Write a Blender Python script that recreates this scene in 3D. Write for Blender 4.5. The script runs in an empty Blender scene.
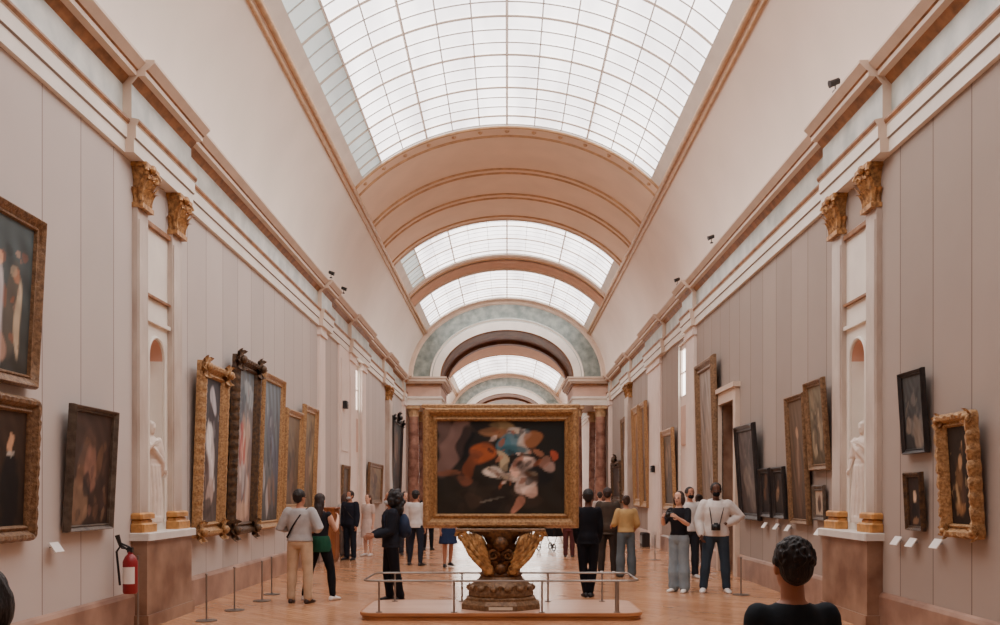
import bpy, bmesh, math, random
from mathutils import Vector, Matrix
random.seed(7)
PI = math.pi
C = bpy.context.scene.collection
W = 4.72                      # half width of the gallery
CAMH = 1.7

# ------------------------------------------------------------------ helpers
def lin(c):
    def f(v):
        v /= 255.0
        return v / 12.92 if v <= 0.04045 else ((v + 0.055) / 1.055) ** 2.4
    return (f(c[0]), f(c[1]), f(c[2]), 1.0)

_mats = {}
def mat(name, col, rough=0.6, metal=0.0, var=0.0, vscale=3.0, col2=None, bump=0.0, bscale=40.0, stretch=(1, 1, 1), detail=4.0, spec=0.5):
    if name in _mats:
        return _mats[name]
    m = bpy.data.materials.new(name); m.use_nodes = True
    nt = m.node_tree; b = nt.nodes['Principled BSDF']
    b.inputs['Roughness'].default_value = rough
    b.inputs['Metallic'].default_value = metal
    b.inputs['Specular IOR Level'].default_value = spec
    b.inputs['Base Color'].default_value = lin(col)
    if var or col2 or bump:
        tc = nt.nodes.new('ShaderNodeTexCoord'); mp = nt.nodes.new('ShaderNodeMapping')
        mp.inputs['Scale'].default_value = stretch
        nt.links.new(tc.outputs['Object'], mp.inputs['Vector'])
    if var or col2:
        n = nt.nodes.new('ShaderNodeTexNoise'); n.inputs['Scale'].default_value = vscale; n.inputs['Detail'].default_value = detail
        nt.links.new(mp.outputs['Vector'], n.inputs['Vector'])
        r = nt.nodes.new('ShaderNodeValToRGB')
        c2 = col2 or tuple(max(0, v * (1 - var)) for v in col)
        r.color_ramp.elements[0].position = 0.35; r.color_ramp.elements[1].position = 0.65
        r.color_ramp.elements[0].color = lin(c2); r.color_ramp.elements[1].color = lin(col)
        nt.links.new(n.outputs['Fac'], r.inputs['Fac']); nt.links.new(r.outputs['Color'], b.inputs['Base Color'])
    if bump:
        n2 = nt.nodes.new('ShaderNodeTexNoise'); n2.inputs['Scale'].default_value = bscale; n2.inputs['Detail'].default_value = 3
        nt.links.new(mp.outputs['Vector'], n2.inputs['Vector'])
        bp = nt.nodes.new('ShaderNodeBump'); bp.inputs['Strength'].default_value = bump; bp.inputs['Distance'].default_value = 0.02
        nt.links.new(n2.outputs['Fac'], bp.inputs['Height']); nt.links.new(bp.outputs['Normal'], b.inputs['Normal'])
    _mats[name] = m
    return m

class MB:
    def __init__(s): s.v = []; s.f = []; s.mi = []
    def face(s, idx, m=0): s.f.append(tuple(idx)); s.mi.append(m)
    def add(s, p): s.v.append(tuple(p)); return len(s.v) - 1
    def quad(s, a, b, c, d, m=0):
        i = len(s.v); s.v += [tuple(a), tuple(b), tuple(c), tuple(d)]; s.face((i, i+1, i+2, i+3), m)
    def box(s, lo, hi, m=0):
        x0, y0, z0 = lo; x1, y1, z1 = hi; i = len(s.v)
        s.v += [(x0,y0,z0),(x1,y0,z0),(x1,y1,z0),(x0,y1,z0),(x0,y0,z1),(x1,y0,z1),(x1,y1,z1),(x0,y1,z1)]
        for q in ((0,3,2,1),(4,5,6,7),(0,1,5,4),(1,2,6,5),(2,3,7,6),(3,0,4,7)): s.face([i+k for k in q], m)
    def bbox(s, lo, hi, b, m=0):
        """box with chamfered vertical and top edges"""
        x0,y0,z0 = lo; x1,y1,z1 = hi
        rings = []
        for z, k in ((z0, 0), (z1 - b, 0), (z1, b)):
            c = b
            a0, a1, e0, e1 = x0 + k, x1 - k, y0 + k, y1 - k
            rings.append([Vector(p) for p in ((a0+c,e0,z),(a1-c,e0,z),(a1,e0+c,z),(a1,e1-c,z),(a1-c,e1,z),(a0+c,e1,z),(a0,e1-c,z),(a0,e0+c,z))])
        s.rings(rings, m)
    def rings(s, rings, m=0, caps=True, closed=True):
        base = len(s.v); n = len(rings[0])
        for r in rings: s.v += [tuple(p) for p in r]
        for i in range(len(rings) - 1):
            for j in range(n if closed else n - 1):
                a = base + i*n + j; b = base + i*n + (j+1) % n
                s.face((a, b, b + n, a + n), m)
        if caps:
            s.face([base + j for j in range(n)][::-1], m); s.face([base + (len(rings)-1)*n + j for j in range(n)], m)
    def loft(s, secs, n=16, m=0):
        """secs: (cx, cy, z, rx, ry) horizontal ellipses"""
        s.rings([[(cx + rx*math.cos(2*PI*k/n), cy + ry*math.sin(2*PI*k/n), z) for k in range(n)] for cx, cy, z, rx, ry in secs], m)
    def tube(s, pts, rad, n=10, m=0, flat=1.0, caps=True, loop=False):
        pts = [Vector(p) for p in pts]
        if not isinstance(rad, (list, tuple)): rad = [rad] * len(pts)
        rr = []; prev = None
        for i, p in enumerate(pts):
            if loop: d = pts[(i+1) % len(pts)] - pts[i-1]
            else: d = pts[min(i+1, len(pts)-1)] - pts[max(i-1, 0)]
            d.normalize()
            if prev is None:
                u = Vector((0,0,1)) if abs(d.z) < 0.9 else Vector((1,0,0))
                u = (u - d * u.dot(d)).normalized()
            else:
                u = (prev - d * prev.dot(d)).normalized()
            prev = u; w = d.cross(u)
            rr.append([p + (u*math.cos(2*PI*k/n)*flat + w*math.sin(2*PI*k/n)) * rad[i] for k in range(n)])
        if loop:
            rr.append(rr[0]); s.rings(rr, m, caps=False)
        else:
            s.rings(rr, m, caps)
    def capsule(s, a, b, ra, rb, n=12, m=0):
        a = Vector(a); b = Vector(b); d = (b - a).normalized()
        pts = [a - d*ra*0.95, a - d*ra*0.7, a, a.lerp(b, 0.5), b, b + d*rb*0.7, b + d*rb*0.95]
        s.tube(pts, [ra*0.3, ra*0.72, ra, (ra+rb)/2, rb, rb*0.72, rb*0.3], n, m)
    def limb(s, pts, rad, n=12, m=0):
        pts = [Vector(p) for p in pts]
        d0 = (pts[0]-pts[1]).normalized(); d1 = (pts[-1]-pts[-2]).normalized()
        P = [pts[0]+d0*rad[0]*.9, pts[0]+d0*rad[0]*.65] + pts + [pts[-1]+d1*rad[-1]*.65, pts[-1]+d1*rad[-1]*.9]
        R = [rad[0]*.35, rad[0]*.75] + list(rad) + [rad[-1]*.75, rad[-1]*.35]
        s.tube(P, R, n, m)
    def ell(s, c, r, n=12, k=8, m=0, M=None):
        rr = []
        for i in range(1, k):
            a = -PI/2 + PI*i/k
            rr.append([Vector((r[0]*math.cos(a)*math.cos(2*PI*j/n), r[1]*math.cos(a)*math.sin(2*PI*j/n), r[2]*math.sin(a))) for j in range(n)])
        rr = [[Vector((0,0,-r[2]*0.995))+p*0.05 for p in rr[0]]] + rr + [[Vector((0,0,r[2]*0.995))+Vector((p.x*.05,p.y*.05,0)) for p in rr[-1]]]
        if M is not None: rr = [[M @ p for p in q] for q in rr]
        s.rings([[p + Vector(c) for p in q] for q in rr], m)
    def prism(s, poly, axis, a, b, m=0):
        """poly in the two other axes; extruded along axis"""
        def P(p, t):
            if axis == 'x': return (t, p[0], p[1])
            if axis == 'y': return (p[0], t, p[1])
            return (p[0], p[1], t)
        s.rings([[P(p, a) for p in poly], [P(p, b) for p in poly]], m)
    def grid(s, f, nu, nv, m=0):
        base = len(s.v)
        for i in range(nu+1):
            for j in range(nv+1): s.v.append(tuple(f(i/nu, j/nv)))
        for i in range(nu):
            for j in range(nv):
                a = base + i*(nv+1) + j
                s.face((a, a+nv+1, a+nv+2, a+1), m)
    def mesh(s, name, mats, smooth=False, recalc=True):
        me = bpy.data.meshes.new(name)
        me.from_pydata(s.v, [], s.f)
        for m in (mats if isinstance(mats, (list, tuple)) else [mats]): me.materials.append(m)
        for p, i in zip(me.polygons, s.mi): p.material_index = i
        if recalc:
            bm = bmesh.new(); bm.from_mesh(me)
            bmesh.ops.recalc_face_normals(bm, faces=bm.faces); bm.to_mesh(me); bm.free()
        if smooth == 'auto':
            me.shade_smooth(); me.set_sharp_from_angle(angle=math.radians(35))
        elif smooth: me.shade_smooth()
        return me
    def build(s, name, mats, parent=None, smooth=False):
        o = bpy.data.objects.new(name, s.mesh(name, mats, smooth)); C.objects.link(o)
        if parent: o.parent = parent
        return o

def tag(o, label, cat, group=None):
    o['label'] = label; o['category'] = cat
    if group: o['group'] = group
    return o
def thing(name, label, cat, loc=(0,0,0), rot=(0,0,0), group=None):
    o = bpy.data.objects.new(name, None); C.objects.link(o); o.empty_display_size = 0.1
    o.location = loc; o.rotation_euler = rot
    return tag(o, label, cat, group)
def struct(o):
    o['kind'] = 'structure'; return o

# ------------------------------------------------------------------ materials
def wall_mat(name, col, seam):
    m = bpy.data.materials.new(name); m.use_nodes = True; nt = m.node_tree; N = nt.nodes; L = nt.links
    b = N['Principled BSDF']; b.inputs['Roughness'].default_value = 0.85; b.inputs['Specular IOR Level'].default_value = 0.2
    tc = N.new('ShaderNodeTexCoord'); sp = N.new('ShaderNodeSeparateXYZ'); L.new(tc.outputs['Object'], sp.inputs[0])
    a = N.new('ShaderNodeMath'); a.operation = 'DIVIDE'; a.inputs[1].default_value = 0.83; L.new(sp.outputs['Y'], a.inputs[0])
    fr = N.new('ShaderNodeMath'); fr.operation = 'FRACT'; L.new(a.outputs[0], fr.inputs[0])
    lt = N.new('ShaderNodeMath'); lt.operation = 'LESS_THAN'; lt.inputs[1].default_value = 0.022; L.new(fr.outputs[0], lt.inputs[0])
    fl = N.new('ShaderNodeMath'); fl.operation = 'FLOOR'; L.new(a.outputs[0], fl.inputs[0])
    wn = N.new('ShaderNodeTexWhiteNoise'); wn.noise_dimensions = '1D'; L.new(fl.outputs[0], wn.inputs['W'])
    ns = N.new('ShaderNodeTexNoise'); ns.inputs['Scale'].default_value = 1.2; L.new(tc.outputs['Object'], ns.inputs['Vector'])
    ad = N.new('ShaderNodeMath'); ad.operation = 'ADD'; L.new(wn.outputs['Value'], ad.inputs[0]); L.new(ns.outputs['Fac'], ad.inputs[1])
    hf = N.new('ShaderNodeMath'); hf.operation = 'MULTIPLY'; hf.inputs[1].default_value = 0.5; L.new(ad.outputs[0], hf.inputs[0])
    mx = N.new('ShaderNodeMix'); mx.data_type = 'RGBA'
    mx.inputs['A'].default_value = lin(tuple(v*0.93 for v in col)); mx.inputs['B'].default_value = lin(tuple(min(255, v*1.04) for v in col))
    L.new(hf.outputs[0], mx.inputs['Factor'])
    m2 = N.new('ShaderNodeMix'); m2.data_type = 'RGBA'; m2.inputs['B'].default_value = lin(seam)
    L.new(mx.outputs['Result'], m2.inputs['A']); L.new(lt.outputs[0], m2.inputs['Factor'])
    L.new(m2.outputs['Result'], b.inputs['Base Color'])
    return m
M_wallL = wall_mat('wall fabric lit side', (195, 185, 178), (140, 127, 121))  # same fabric both sides; the stronger light here is put into the colour
M_wallR = wall_mat('wall fabric shaded side', (164, 150, 140), (112, 97, 89))  # same fabric darkened, the weaker light on this side painted in
M_coveL = mat('cove plaster lit side', (236, 225, 212), 0.8, var=0.03, vscale=0.8)  # one plaster in two tints; this one carries the brighter side's light
M_coveR = mat('cove plaster dim side', (236, 219, 204), 0.8, var=0.03, vscale=0.8)  # tinted warmer and darker for the dimmer light on this side
M_salmon = mat('salmon plaster', (240, 214, 190), 0.8, var=0.04, vscale=1.0)
M_white = mat('white stone', (234, 226, 214), 0.6, var=0.05, vscale=2.0)
M_cream = mat('cream moulding', (214, 192, 172), 0.6, var=0.05, vscale=3.0)
M_gilt = mat('gilt line', (164, 116, 78), 0.5, metal=0.1, var=0.25, vscale=6.0)
M_frieze = mat('grey green frieze marble', (196, 198, 190), 0.4, col2=(160, 166, 160), vscale=2.5, detail=8)
M_green = mat('arch green marble', (150, 158, 149), 0.4, col2=(106, 117, 112), vscale=3.0, detail=8)
M_shaft = mat('pilaster marble', (204, 190, 177), 0.35, col2=(168, 150, 137), vscale=3.0, stretch=(1, 1, .35), detail=8)
M_brown = mat('brown rose marble', (156, 124, 102), 0.3, col2=(112, 78, 60), vscale=2.2, detail=8)
M_skirt = mat('rose skirting marble', (172, 138, 118), 0.35, col2=(132, 100, 84), vscale=2.0, detail=8)
M_slab = mat('pale slab', (222, 216, 208), 0.4, var=0.06, vscale=4)
M_shadowline = mat('painted shadow line', (150,140,132), .6)  # shadow at the architrave step, painted as a grey strip
M_giltv = mat('vault gilding', (206, 166, 126), .5, metal=.1, var=.12, vscale=6)
M_gold = mat('carved gold', (186, 146, 98), 0.45, metal=0.2, col2=(138, 102, 66), vscale=30.0, bump=0.6, bscale=45)
M_golddark = mat('old gold', (140, 108, 76), 0.45, metal=0.2, col2=(100, 74, 50), vscale=26.0, bump=0.5, bscale=45)
M_goldcap = mat('capital gold', (200, 152, 96), 0.42, metal=0.25, col2=(128, 90, 56), vscale=18.0, bump=0.3, bscale=50)
M_bronze = mat('dark carved wood', (58, 44, 34), 0.4, metal=0.25, col2=(98, 72, 46), vscale=16.0, bump=0.5, bscale=60)
M_darkframe = mat('black frame wood', (38, 34, 34), 0.4, var=0.3, vscale=8)
M_greyframe = mat('grey brown frame', (96, 84, 72), 0.45, col2=(66, 54, 44), vscale=10, bump=0.3)
M_arch = mat('arch brown wood', (126, 78, 44), 0.6, col2=(96, 56, 30), vscale=2.0, detail=6)
M_column = mat('column rose marble', (168, 124, 104), 0.25, col2=(116, 78, 66), vscale=3.0, detail=8)
M_dark = mat('dark gap', (40, 30, 26), 0.8)
M_black = mat('black plastic', (22, 22, 24), 0.4)
M_steel = mat('brushed steel', (150, 145, 140), 0.35, metal=0.8)
M_statue = mat('white statue marble', (228, 212, 198), 0.55, var=0.06, vscale=5)

def floor_mat():
    m = bpy.data.materials.new('parquet'); m.use_nodes = True; nt = m.node_tree; N = nt.nodes; L = nt.links
    b = N['Principled BSDF']; b.inputs['Roughness'].default_value = 0.3; b.inputs['Specular IOR Level'].default_value = 0.75
    tc = N.new('ShaderNodeTexCoord'); mp = N.new('ShaderNodeMapping'); mp.inputs['Rotation'].default_value = (0, 0, math.radians(45))
    L.new(tc.outputs['Object'], mp.inputs['Vector'])
    br = N.new('ShaderNodeTexBrick'); br.inputs['Scale'].default_value = 1.0
    br.inputs['Brick Width'].default_value = 0.7; br.inputs['Row Height'].default_value = 0.11; br.inputs['Mortar Size'].default_value = 0.004
    br.inputs['Color1'].default_value = lin((208, 158, 120)); br.inputs['Color2'].default_value = lin((190, 138, 100)); br.inputs['Mortar'].default_value = lin((120, 78, 54))
    L.new(mp.outputs['Vector'], br.inputs['Vector'])
    ns = N.new('ShaderNodeTexNoise'); ns.inputs['Scale'].default_value = 0.6; ns.inputs['Detail'].default_value = 3; L.new(tc.outputs['Object'], ns.inputs['Vector'])
    r = N.new('ShaderNodeValToRGB'); r.color_ramp.elements[0].position = .35; r.color_ramp.elements[1].position = .7
    r.color_ramp.elements[0].color = (.86, .84, .82, 1); r.color_ramp.elements[1].color = (1.06, 1.04, 1.02, 1)
    L.new(ns.outputs['Fac'], r.inputs['Fac'])
    mx = N.new('ShaderNodeMix'); mx.data_type = 'RGBA'; mx.blend_type = 'MULTIPLY'; mx.inputs['Factor'].default_value = 1
    L.new(br.outputs['Color'], mx.inputs['A']); L.new(r.outputs['Color'], mx.inputs['B']); L.new(mx.outputs['Result'], b.inputs['Base Color'])
    rr = N.new('ShaderNodeMapRange'); rr.inputs['To Min'].default_value = .14; rr.inputs['To Max'].default_value = .28
    L.new(ns.outputs['Fac'], rr.inputs['Value']); L.new(rr.outputs['Result'], b.inputs['Roughness'])
    return m
M_floor = floor_mat()

def glow(name, col, strength, col2=None):
    """milky daylight glass: emission in place of daylight, dimmer bands paint shadows behind it"""
    m = bpy.data.materials.new(name); m.use_nodes = True; nt = m.node_tree; N = nt.nodes; L = nt.links
    b = N['Principled BSDF']; b.inputs['Base Color'].default_value = lin((225, 228, 228)); b.inputs['Roughness'].default_value = 0.35
    tc = N.new('ShaderNodeTexCoord'); mp = N.new('ShaderNodeMapping'); mp.inputs['Scale'].default_value = (1.6, 0.22, 0.4); L.new(tc.outputs['Object'], mp.inputs['Vector'])
    ns = N.new('ShaderNodeTexNoise'); ns.inputs['Scale'].default_value = 1.0; ns.inputs['Detail'].default_value = 2; L.new(mp.outputs['Vector'], ns.inputs['Vector'])
    r = N.new('ShaderNodeValToRGB'); r.color_ramp.elements[0].position = .3; r.color_ramp.elements[1].position = .62
    r.color_ramp.elements[0].color = lin(col2 or tuple(v*.86 for v in col)); r.color_ramp.elements[1].color = lin(col)
    L.new(ns.outputs['Fac'], r.inputs['Fac']); L.new(r.outputs['Color'], b.inputs['Emission Color']); b.inputs['Emission Strength'].default_value = strength
    return m
GLOW = 2.9
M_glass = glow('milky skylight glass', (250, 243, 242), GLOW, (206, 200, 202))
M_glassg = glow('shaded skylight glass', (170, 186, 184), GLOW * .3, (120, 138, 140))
M_bar = mat('glazing bar', (206, 202, 198), 0.5)
M_barmaj = mat('main glazing bar', (216, 204, 192), 0.5)

# ------------------------------------------------------------------ floor
YB, YE, YE2 = -14.0, 41.0, 45.0
mb = MB(); mb.box((-W-.6, YB-.2, -.1), (W+.6, 76, 0)); struct(mb.build('floor', M_floor))

# ------------------------------------------------------------------ side walls
def wx(side, u): return side * (W - u)
def wall(side, name, m, openings, y0, y1, z1=7.05, reveal=.35):
    mb = MB(); ys = sorted({y0, y1, *[a for o in openings for a in o[:2]]})
    for a, b in zip(ys[:-1], ys[1:]):
        op = [o for o in openings if o[0] <= a + 1e-6 and o[1] >= b - 1e-6]
        spans = [(0, z1)] if not op else [(0, op[0][2]), (op[0][3], z1)]
        for s0, s1 in spans:
            if s1 > s0 + 1e-4: mb.quad((wx(side,0),a,s0),(wx(side,0),b,s0),(wx(side,0),b,s1),(wx(side,0),a,s1))
    for a, b, s0, s1, rv in openings:
        if not rv: continue
        rm = 2 if s0 < .01 else 1
        x0, x1 = wx(side,0), wx(side,-rv)
        mb.quad((x0,a,s0),(x1,a,s0),(x1,a,s1),(x0,a,s1), rm); mb.quad((x0,b,s0),(x1,b,s0),(x1,b,s1),(x0,b,s1), rm)
        mb.quad((x0,a,s1),(x1,a,s1),(x1,b,s1),(x0,b,s1), rm)
        if s0 > 0.01: mb.quad((x0,a,s0),(x1,a,s0),(x1,b,s0),(x0,b,s0), 1)
    # outer skin so the wall has a thickness
    mb.quad((wx(side,-.9),y0,0),(wx(side,-.9),y1,0),(wx(side,-.9),y1,z1),(wx(side,-.9),y0,z1))
    return struct(mb.build(name, [m, M_white, M_brown]))
NI = (11.65, 12.52, 1.2, 5.3, 0)     # niche panel
WL = (27.8, 28.9, .45, 5.75, .16)
WR = (23.5, 24.8, .45, 5.75, .16)
DR = (18.45, 19.75, 0, 3.62, .3)
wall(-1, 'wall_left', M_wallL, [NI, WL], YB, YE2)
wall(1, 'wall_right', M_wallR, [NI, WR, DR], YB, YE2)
M_far = mat('far hall plaster', (236, 222, 212), .7, var=.04)
wall(-1, 'wall_left_far', M_far, [], YE2, 67)
wall(1, 'wall_right_far', M_far, [], YE2, 67)
mb = MB(); mb.quad((-W-.9,YB,0),(W+.9,YB,0),(W+.9,YB,11),(-W-.9,YB,11)); struct(mb.build('wall_back', M_wallL))

# skirting
for side, nm, gaps in ((-1, 'baseboard_left', [(11.3,12.9)]), (1, 'baseboard_right', [(11.3,12.9),(18.25,19.95)])):
    mb = MB(); y = YB
    for a, b in gaps + [(YE2, YE2)]:
        s = sorted((wx(side,0), wx(side,.05)))
        mb.prism([(s[0] if side<0 else s[1],0),(s[1] if side<0 else s[0],0),(s[1] if side<0 else s[0],.40),(wx(side,.03),.44),(wx(side,0),.46)], 'y', y, a); y = b
    struct(mb.build(nm, M_skirt))

# ------------------------------------------------------------------ entablature and cornice
PROF = [ # u, z, material of the stretch that starts here
 (0,5.86,2),(.06,5.86,2),(.06,6.02,4),(.085,6.035,2),(.085,6.19,2),(.10,6.20,1),(.12,6.235,1),(.12,6.262,0),(.03,6.28,3),(.03,6.69,1),
 (.055,6.715,1),(.10,6.77,1),(.11,6.785,0),(.20,6.79,0),(.20,6.85,1),(.225,6.865,0),(.31,6.95,0),(.31,6.985,0),(0,7.0,0)]
def cornice(side, name, breaks, y0, y1):
    """breaks: (ya, yb, extra projection)"""
    ys = sorted({y0, y1, *[a for b in breaks for a in b[:2]]}); mb = MB()
    for a, b in zip(ys[:-1], ys[1:]):
        e = sum(k[2] for k in breaks if k[0] <= a+1e-6 and k[1] >= b-1e-6)
        P = [(u + (e if u > 0 else 0), z, m) for u, z, m in PROF]
        i = len(mb.v)
        for yy in (a, b): mb.v += [(wx(side,u), yy, z) for u, z, m in P]
        n = len(P)
        for k in range(n-1): mb.face((i+k, i+k+1, i+n+k+1, i+n+k), P[k][2])
        if e:
            mb.face([i+k for k in range(n)], 0); mb.face([i+n+k for k in range(n)], 0)
    return struct(mb.build(name, [M_cream, M_gilt, M_white, M_frieze, M_shadowline]))
RESS = [(10.98,13.05,.11),(22.3,23.6,.1),(26.6,29.95,.1),(33.8,36.2,.1),(40.2,41,.1)]
cornice(-1, 'trim_1', RESS, YB, YE2); cornice(1, 'trim_2', RESS, YB, YE2)
cornice(-1, 'trim_3', [], YE2, 67); cornice(1, 'trim_4', [], YE2, 67)

# ------------------------------------------------------------------ vault
EA, EB, EZ = 4.5, 3.55, 6.95
TT, TG = math.radians(54.9), math.radians(50)
def V(t, y, k=0.0): return ((EA+k)*math.sin(t), y, EZ + (EB+k)*math.cos(t))
mb = MB()
for y0, y1 in ((YB, YE), (YE2, 67)):
    for sgn, m in ((-1, 0), (1, 1)):
        mb.grid(lambda a, b: V(sgn*(PI/2 + (TT-PI/2)*a), y0 + (y1-y0)*b), 10, 1, m)
struct(mb.build('ceiling', [M_coveL, M_coveR], smooth=True))
SKY = [(2.5, 21.57), (29.0, 33.2), (35.4, 40.6), (57.4, 66.0)]
SOL = [(21.57, 29.0), (33.2, 35.4), (40.6, 41.0), (YE2, 57.4), (66.0, 67.0), (YB, 2.5)]
mb = MB()
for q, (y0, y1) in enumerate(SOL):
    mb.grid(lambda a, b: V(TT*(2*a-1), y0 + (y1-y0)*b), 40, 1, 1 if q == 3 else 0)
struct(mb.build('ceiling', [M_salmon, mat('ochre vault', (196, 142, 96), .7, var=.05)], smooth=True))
mb = MB()
for y0, y1 in SKY:   # pale border between the gilt edge and the glass
    for sgn in (-1, 1):
        mb.grid(lambda a, b: V(sgn*(TT + (TG-TT)*a), y0 + (y1-y0)*b), 3, 1, 0)
        mb.grid(lambda a, b: V(sgn*TG, y0 + (y1-y0)*b, .1*a), 1, 1, 0)
    for yy in (y0, y1): mb.grid(lambda a, b: V(TG*(2*a-1), yy, .1*b), 30, 1, 0)
struct(mb.build('ceiling', M_white, smooth=False))
# gilt ribs
mb = MB()
def arcrib(y, r, t=TT, k=0.0, m=0): mb.tube([V(t*(2*i/48-1), y, k) for i in range(49)], r, 6, m)
for y in (22.15, 24.4, 24.72, 26.45, 26.8, 28.55, 33.75, 35.1): arcrib(y, .045)
for y in (21.62,): arcrib(y, .05)
for y in (28.95, 33.3, 35.35, 40.65, 57.3, 66.05): arcrib(y, .045, m=1)
for y0, y1 in ((YB, 40.9), (YE2, 66.9)):
    for sgn in (-1, 1):
        mb.tube([V(sgn*TT, y0), V(sgn*TT, y1)], .06, 6); mb.tube([V(sgn*(TT+.035), y0), V(sgn*(TT+.035), y1)], .04, 6)
for i in range(-6, 7):                  # roundels on the end band
    p = V(math.radians(8.35*i), 21.88); mb.ell(p, (.06, .06, .05), 8, 5)
struct(mb.build('trim_5', [M_giltv, M_cream], smooth=True))
# broad rib between the two short skylights
mb = MB(); mb.grid(lambda a, b: V(TT*(2*a-1), 33.85 + 1.2*b, -.05), 40, 1, 0)
struct(mb.build('trim_6', mat('brown rib', (206, 158, 126), .7, var=.06), smooth=True))

STEP = math.radians(8.345)
for k, (y0, y1) in enumerate(SKY):
    w = bpy.data.objects.new('window_%d' % (k+1), None); C.objects.link(w); struct(w)
    mb = MB()
    mb.grid(lambda a, b: V(-TG + (5*STEP+TG)*a + 0*b if False else (-5*STEP + (TG+5*STEP)*a), y0 + (y1-y0)*b, .06), 44, 1, 0)
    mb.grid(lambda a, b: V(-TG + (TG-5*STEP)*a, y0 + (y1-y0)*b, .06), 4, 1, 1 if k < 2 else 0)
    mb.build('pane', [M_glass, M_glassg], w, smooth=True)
    mj, mn = MB(), MB()
    for i in range(-6, 7):
        t = i*STEP; big = i in (-3, 0, 3, -5)
        if abs(i) == 6: t *= .997
        (mj if big else mn).tube([V(t, y0, .04), V(t, y1, .04)], .028 if big else (.016 if k == 0 else .009), 4)
    y = y1; r = 0
    while y > y0 + .05:
        big = r % 3 == 1
        if y < 23 or big or k:
            (mj if big else mn).tube([V(TG*(2*i/40-1), y, .04) for i in range(41)], .028 if big else (.016 if k == 0 else .009), 4)
        y -= .49; r += 1
    mj.build('glazing_bar', M_barmaj, w); mn.build('thin_glazing_bar', M_bar, w)

# ------------------------------------------------------------------ arches across the gallery
def ering(mb, a0, b0, a1, b1, y0, y1, m, z=EZ, n=40):
    """a ring between two half ellipses; front at y0 for the first, y1 for the second"""
    mb.grid(lambda u, v: (-(a0+(a1-a0)*v)*math.cos(PI*u), y0+(y1-y0)*v, z+(b0+(b1-b0)*v)*math.sin(PI*u)), n, 1, m)
def arch(y0, y1, name):
    mb = MB()
    for f, d in ((y0, 1), (y1, -1)):
        ering(mb, 2.98, 2.12, 3.0, 2.14, f+.25*d, f, 1)
        ering(mb, 3.0, 2.14, 3.04, 2.18, f, f-.05*d, 1); ering(mb, 3.04, 2.18, 3.38, 2.56, f-.05*d, f-.05*d, 0)
        ering(mb, 3.38, 2.56, 3.42, 2.6, f-.05*d, f-.02*d, 4); ering(mb, 3.42, 2.6, 3.5, 2.68, f-.02*d, f-.08*d, 0); ering(mb, 3.5, 2.68, 3.54, 2.74, f-.08*d, f, 4)
        ering(mb, 3.54, 2.74, 4.28, 3.34, f, f, 2); ering(mb, 4.28, 3.34, 4.34, 3.4, f, f-.08*d, 3); ering(mb, 4.34, 3.4, 4.7, 3.7, f-.08*d, f-.06*d, 3)
    n = 8
    for i in range(n):                       # soffit with coffer steps
        a, b = y0 + (y1-y0)*i/n, y0 + (y1-y0)*(i+1)/n
        k = .0 if i in (0, n-1) else .14
        mb.grid(lambda u, v: (-(2.98+k)*math.cos(PI*u), a+(b-a)*v, EZ+(2.12+k)*math.sin(PI*u)), 40, 1, 5 if not k else 6)
    for yy in (y0 + (y1-y0)/n, y1 - (y1-y0)/n): ering(mb, 2.98, 2.12, 3.12, 2.26, yy, yy, 5)
    return struct(mb.build(name, [M_white, M_gilt, M_green, M_cream, M_frieze, M_arch, M_arch]))
arch(YE, YE2, 'trim_7'); arch(67, 71, 'trim_8')
M_pink = mat('pink frieze', (214, 178, 158), .6, var=.06, vscale=2)
def pier_head(y0, y1, name):
    mb = MB()
    for s in (-1, 1):
        def bx(i, o, ya, yb, z0, z1, m):
            mb.box((min(s*i, s*o), ya, z0), (max(s*i, s*o), yb, z1), m)
        bx(3.0, W+.5, y0, y1, 5.7, 6.0, 0); bx(2.96, W+.5, y0-.05, y1+.05, 6.0, 6.1, 0)
        bx(3.02, W+.5, y0+.03, y1-.03, 6.1, 6.58, 1); bx(2.96, W+.5, y0-.06, y1+.06, 6.58, 6.68, 2)
        bx(2.86, W+.5, y0-.18, y1+.18, 6.68, 6.76, 3); bx(2.78, W+.5, y0-.26, y1+.26, 6.76, 6.9, 3); bx(2.74, W+.5, y0-.3, y1+.3, 6.9, 6.97, 3)
    return struct(mb.build(name, [M_white, M_pink, M_gilt, M_cream]))
pier_head(YE, YE2, 'trim_9'); pier_head(67, 71, 'trim_10')
mb = MB(); mb.quad((-W-1,74,0),(W+1,74,0),(W+1,74,11),(-W-1,74,11)); struct(mb.build('wall_far', M_far))

def leaf(mb, base, out, up, h, w, curl=1.0, m=0, side=None):
    """curling acanthus leaf"""
    base, out, up = Vector(base), Vector(out).normalized(), Vector(up).normalized()
    sd = Vector(side) if side is not None else out.cross(up); sd.normalize()
    def f(a, b):
        wd = w * (math.sin(PI*min(1, .18+.82*a)) ** .7) * (1 + .16*math.sin(a*22)) if a < 1 else .02*w
        c = (b-.5)*2
        o = h*(.10 + .42*curl*a**2.4) - abs(c)*wd*.35
        z = h*(a if a < .8 else .8 + (a-.8)*(.2 - 1.4*(a-.8)*curl))
        return base + out*o + up*z + sd*c*wd*.5
    mb.grid(f, 10, 4, m)
def volute(mb, c, ax, ay, r, th, turns=1.6, m=0, n=26):
    c, ax, ay = Vector(c), Vector(ax), Vector(ay)
    pts = []; rad = []
    for i in range(n+1):
        k = i/n; a = turns*2*PI*k; q = r*(1-.85*k)
        pts.append(c + ax*q*math.cos(a) + ay*q*math.sin(a)); rad.append(th*(1-.45*k))
    mb.tube(pts, rad, 6, m)

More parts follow.
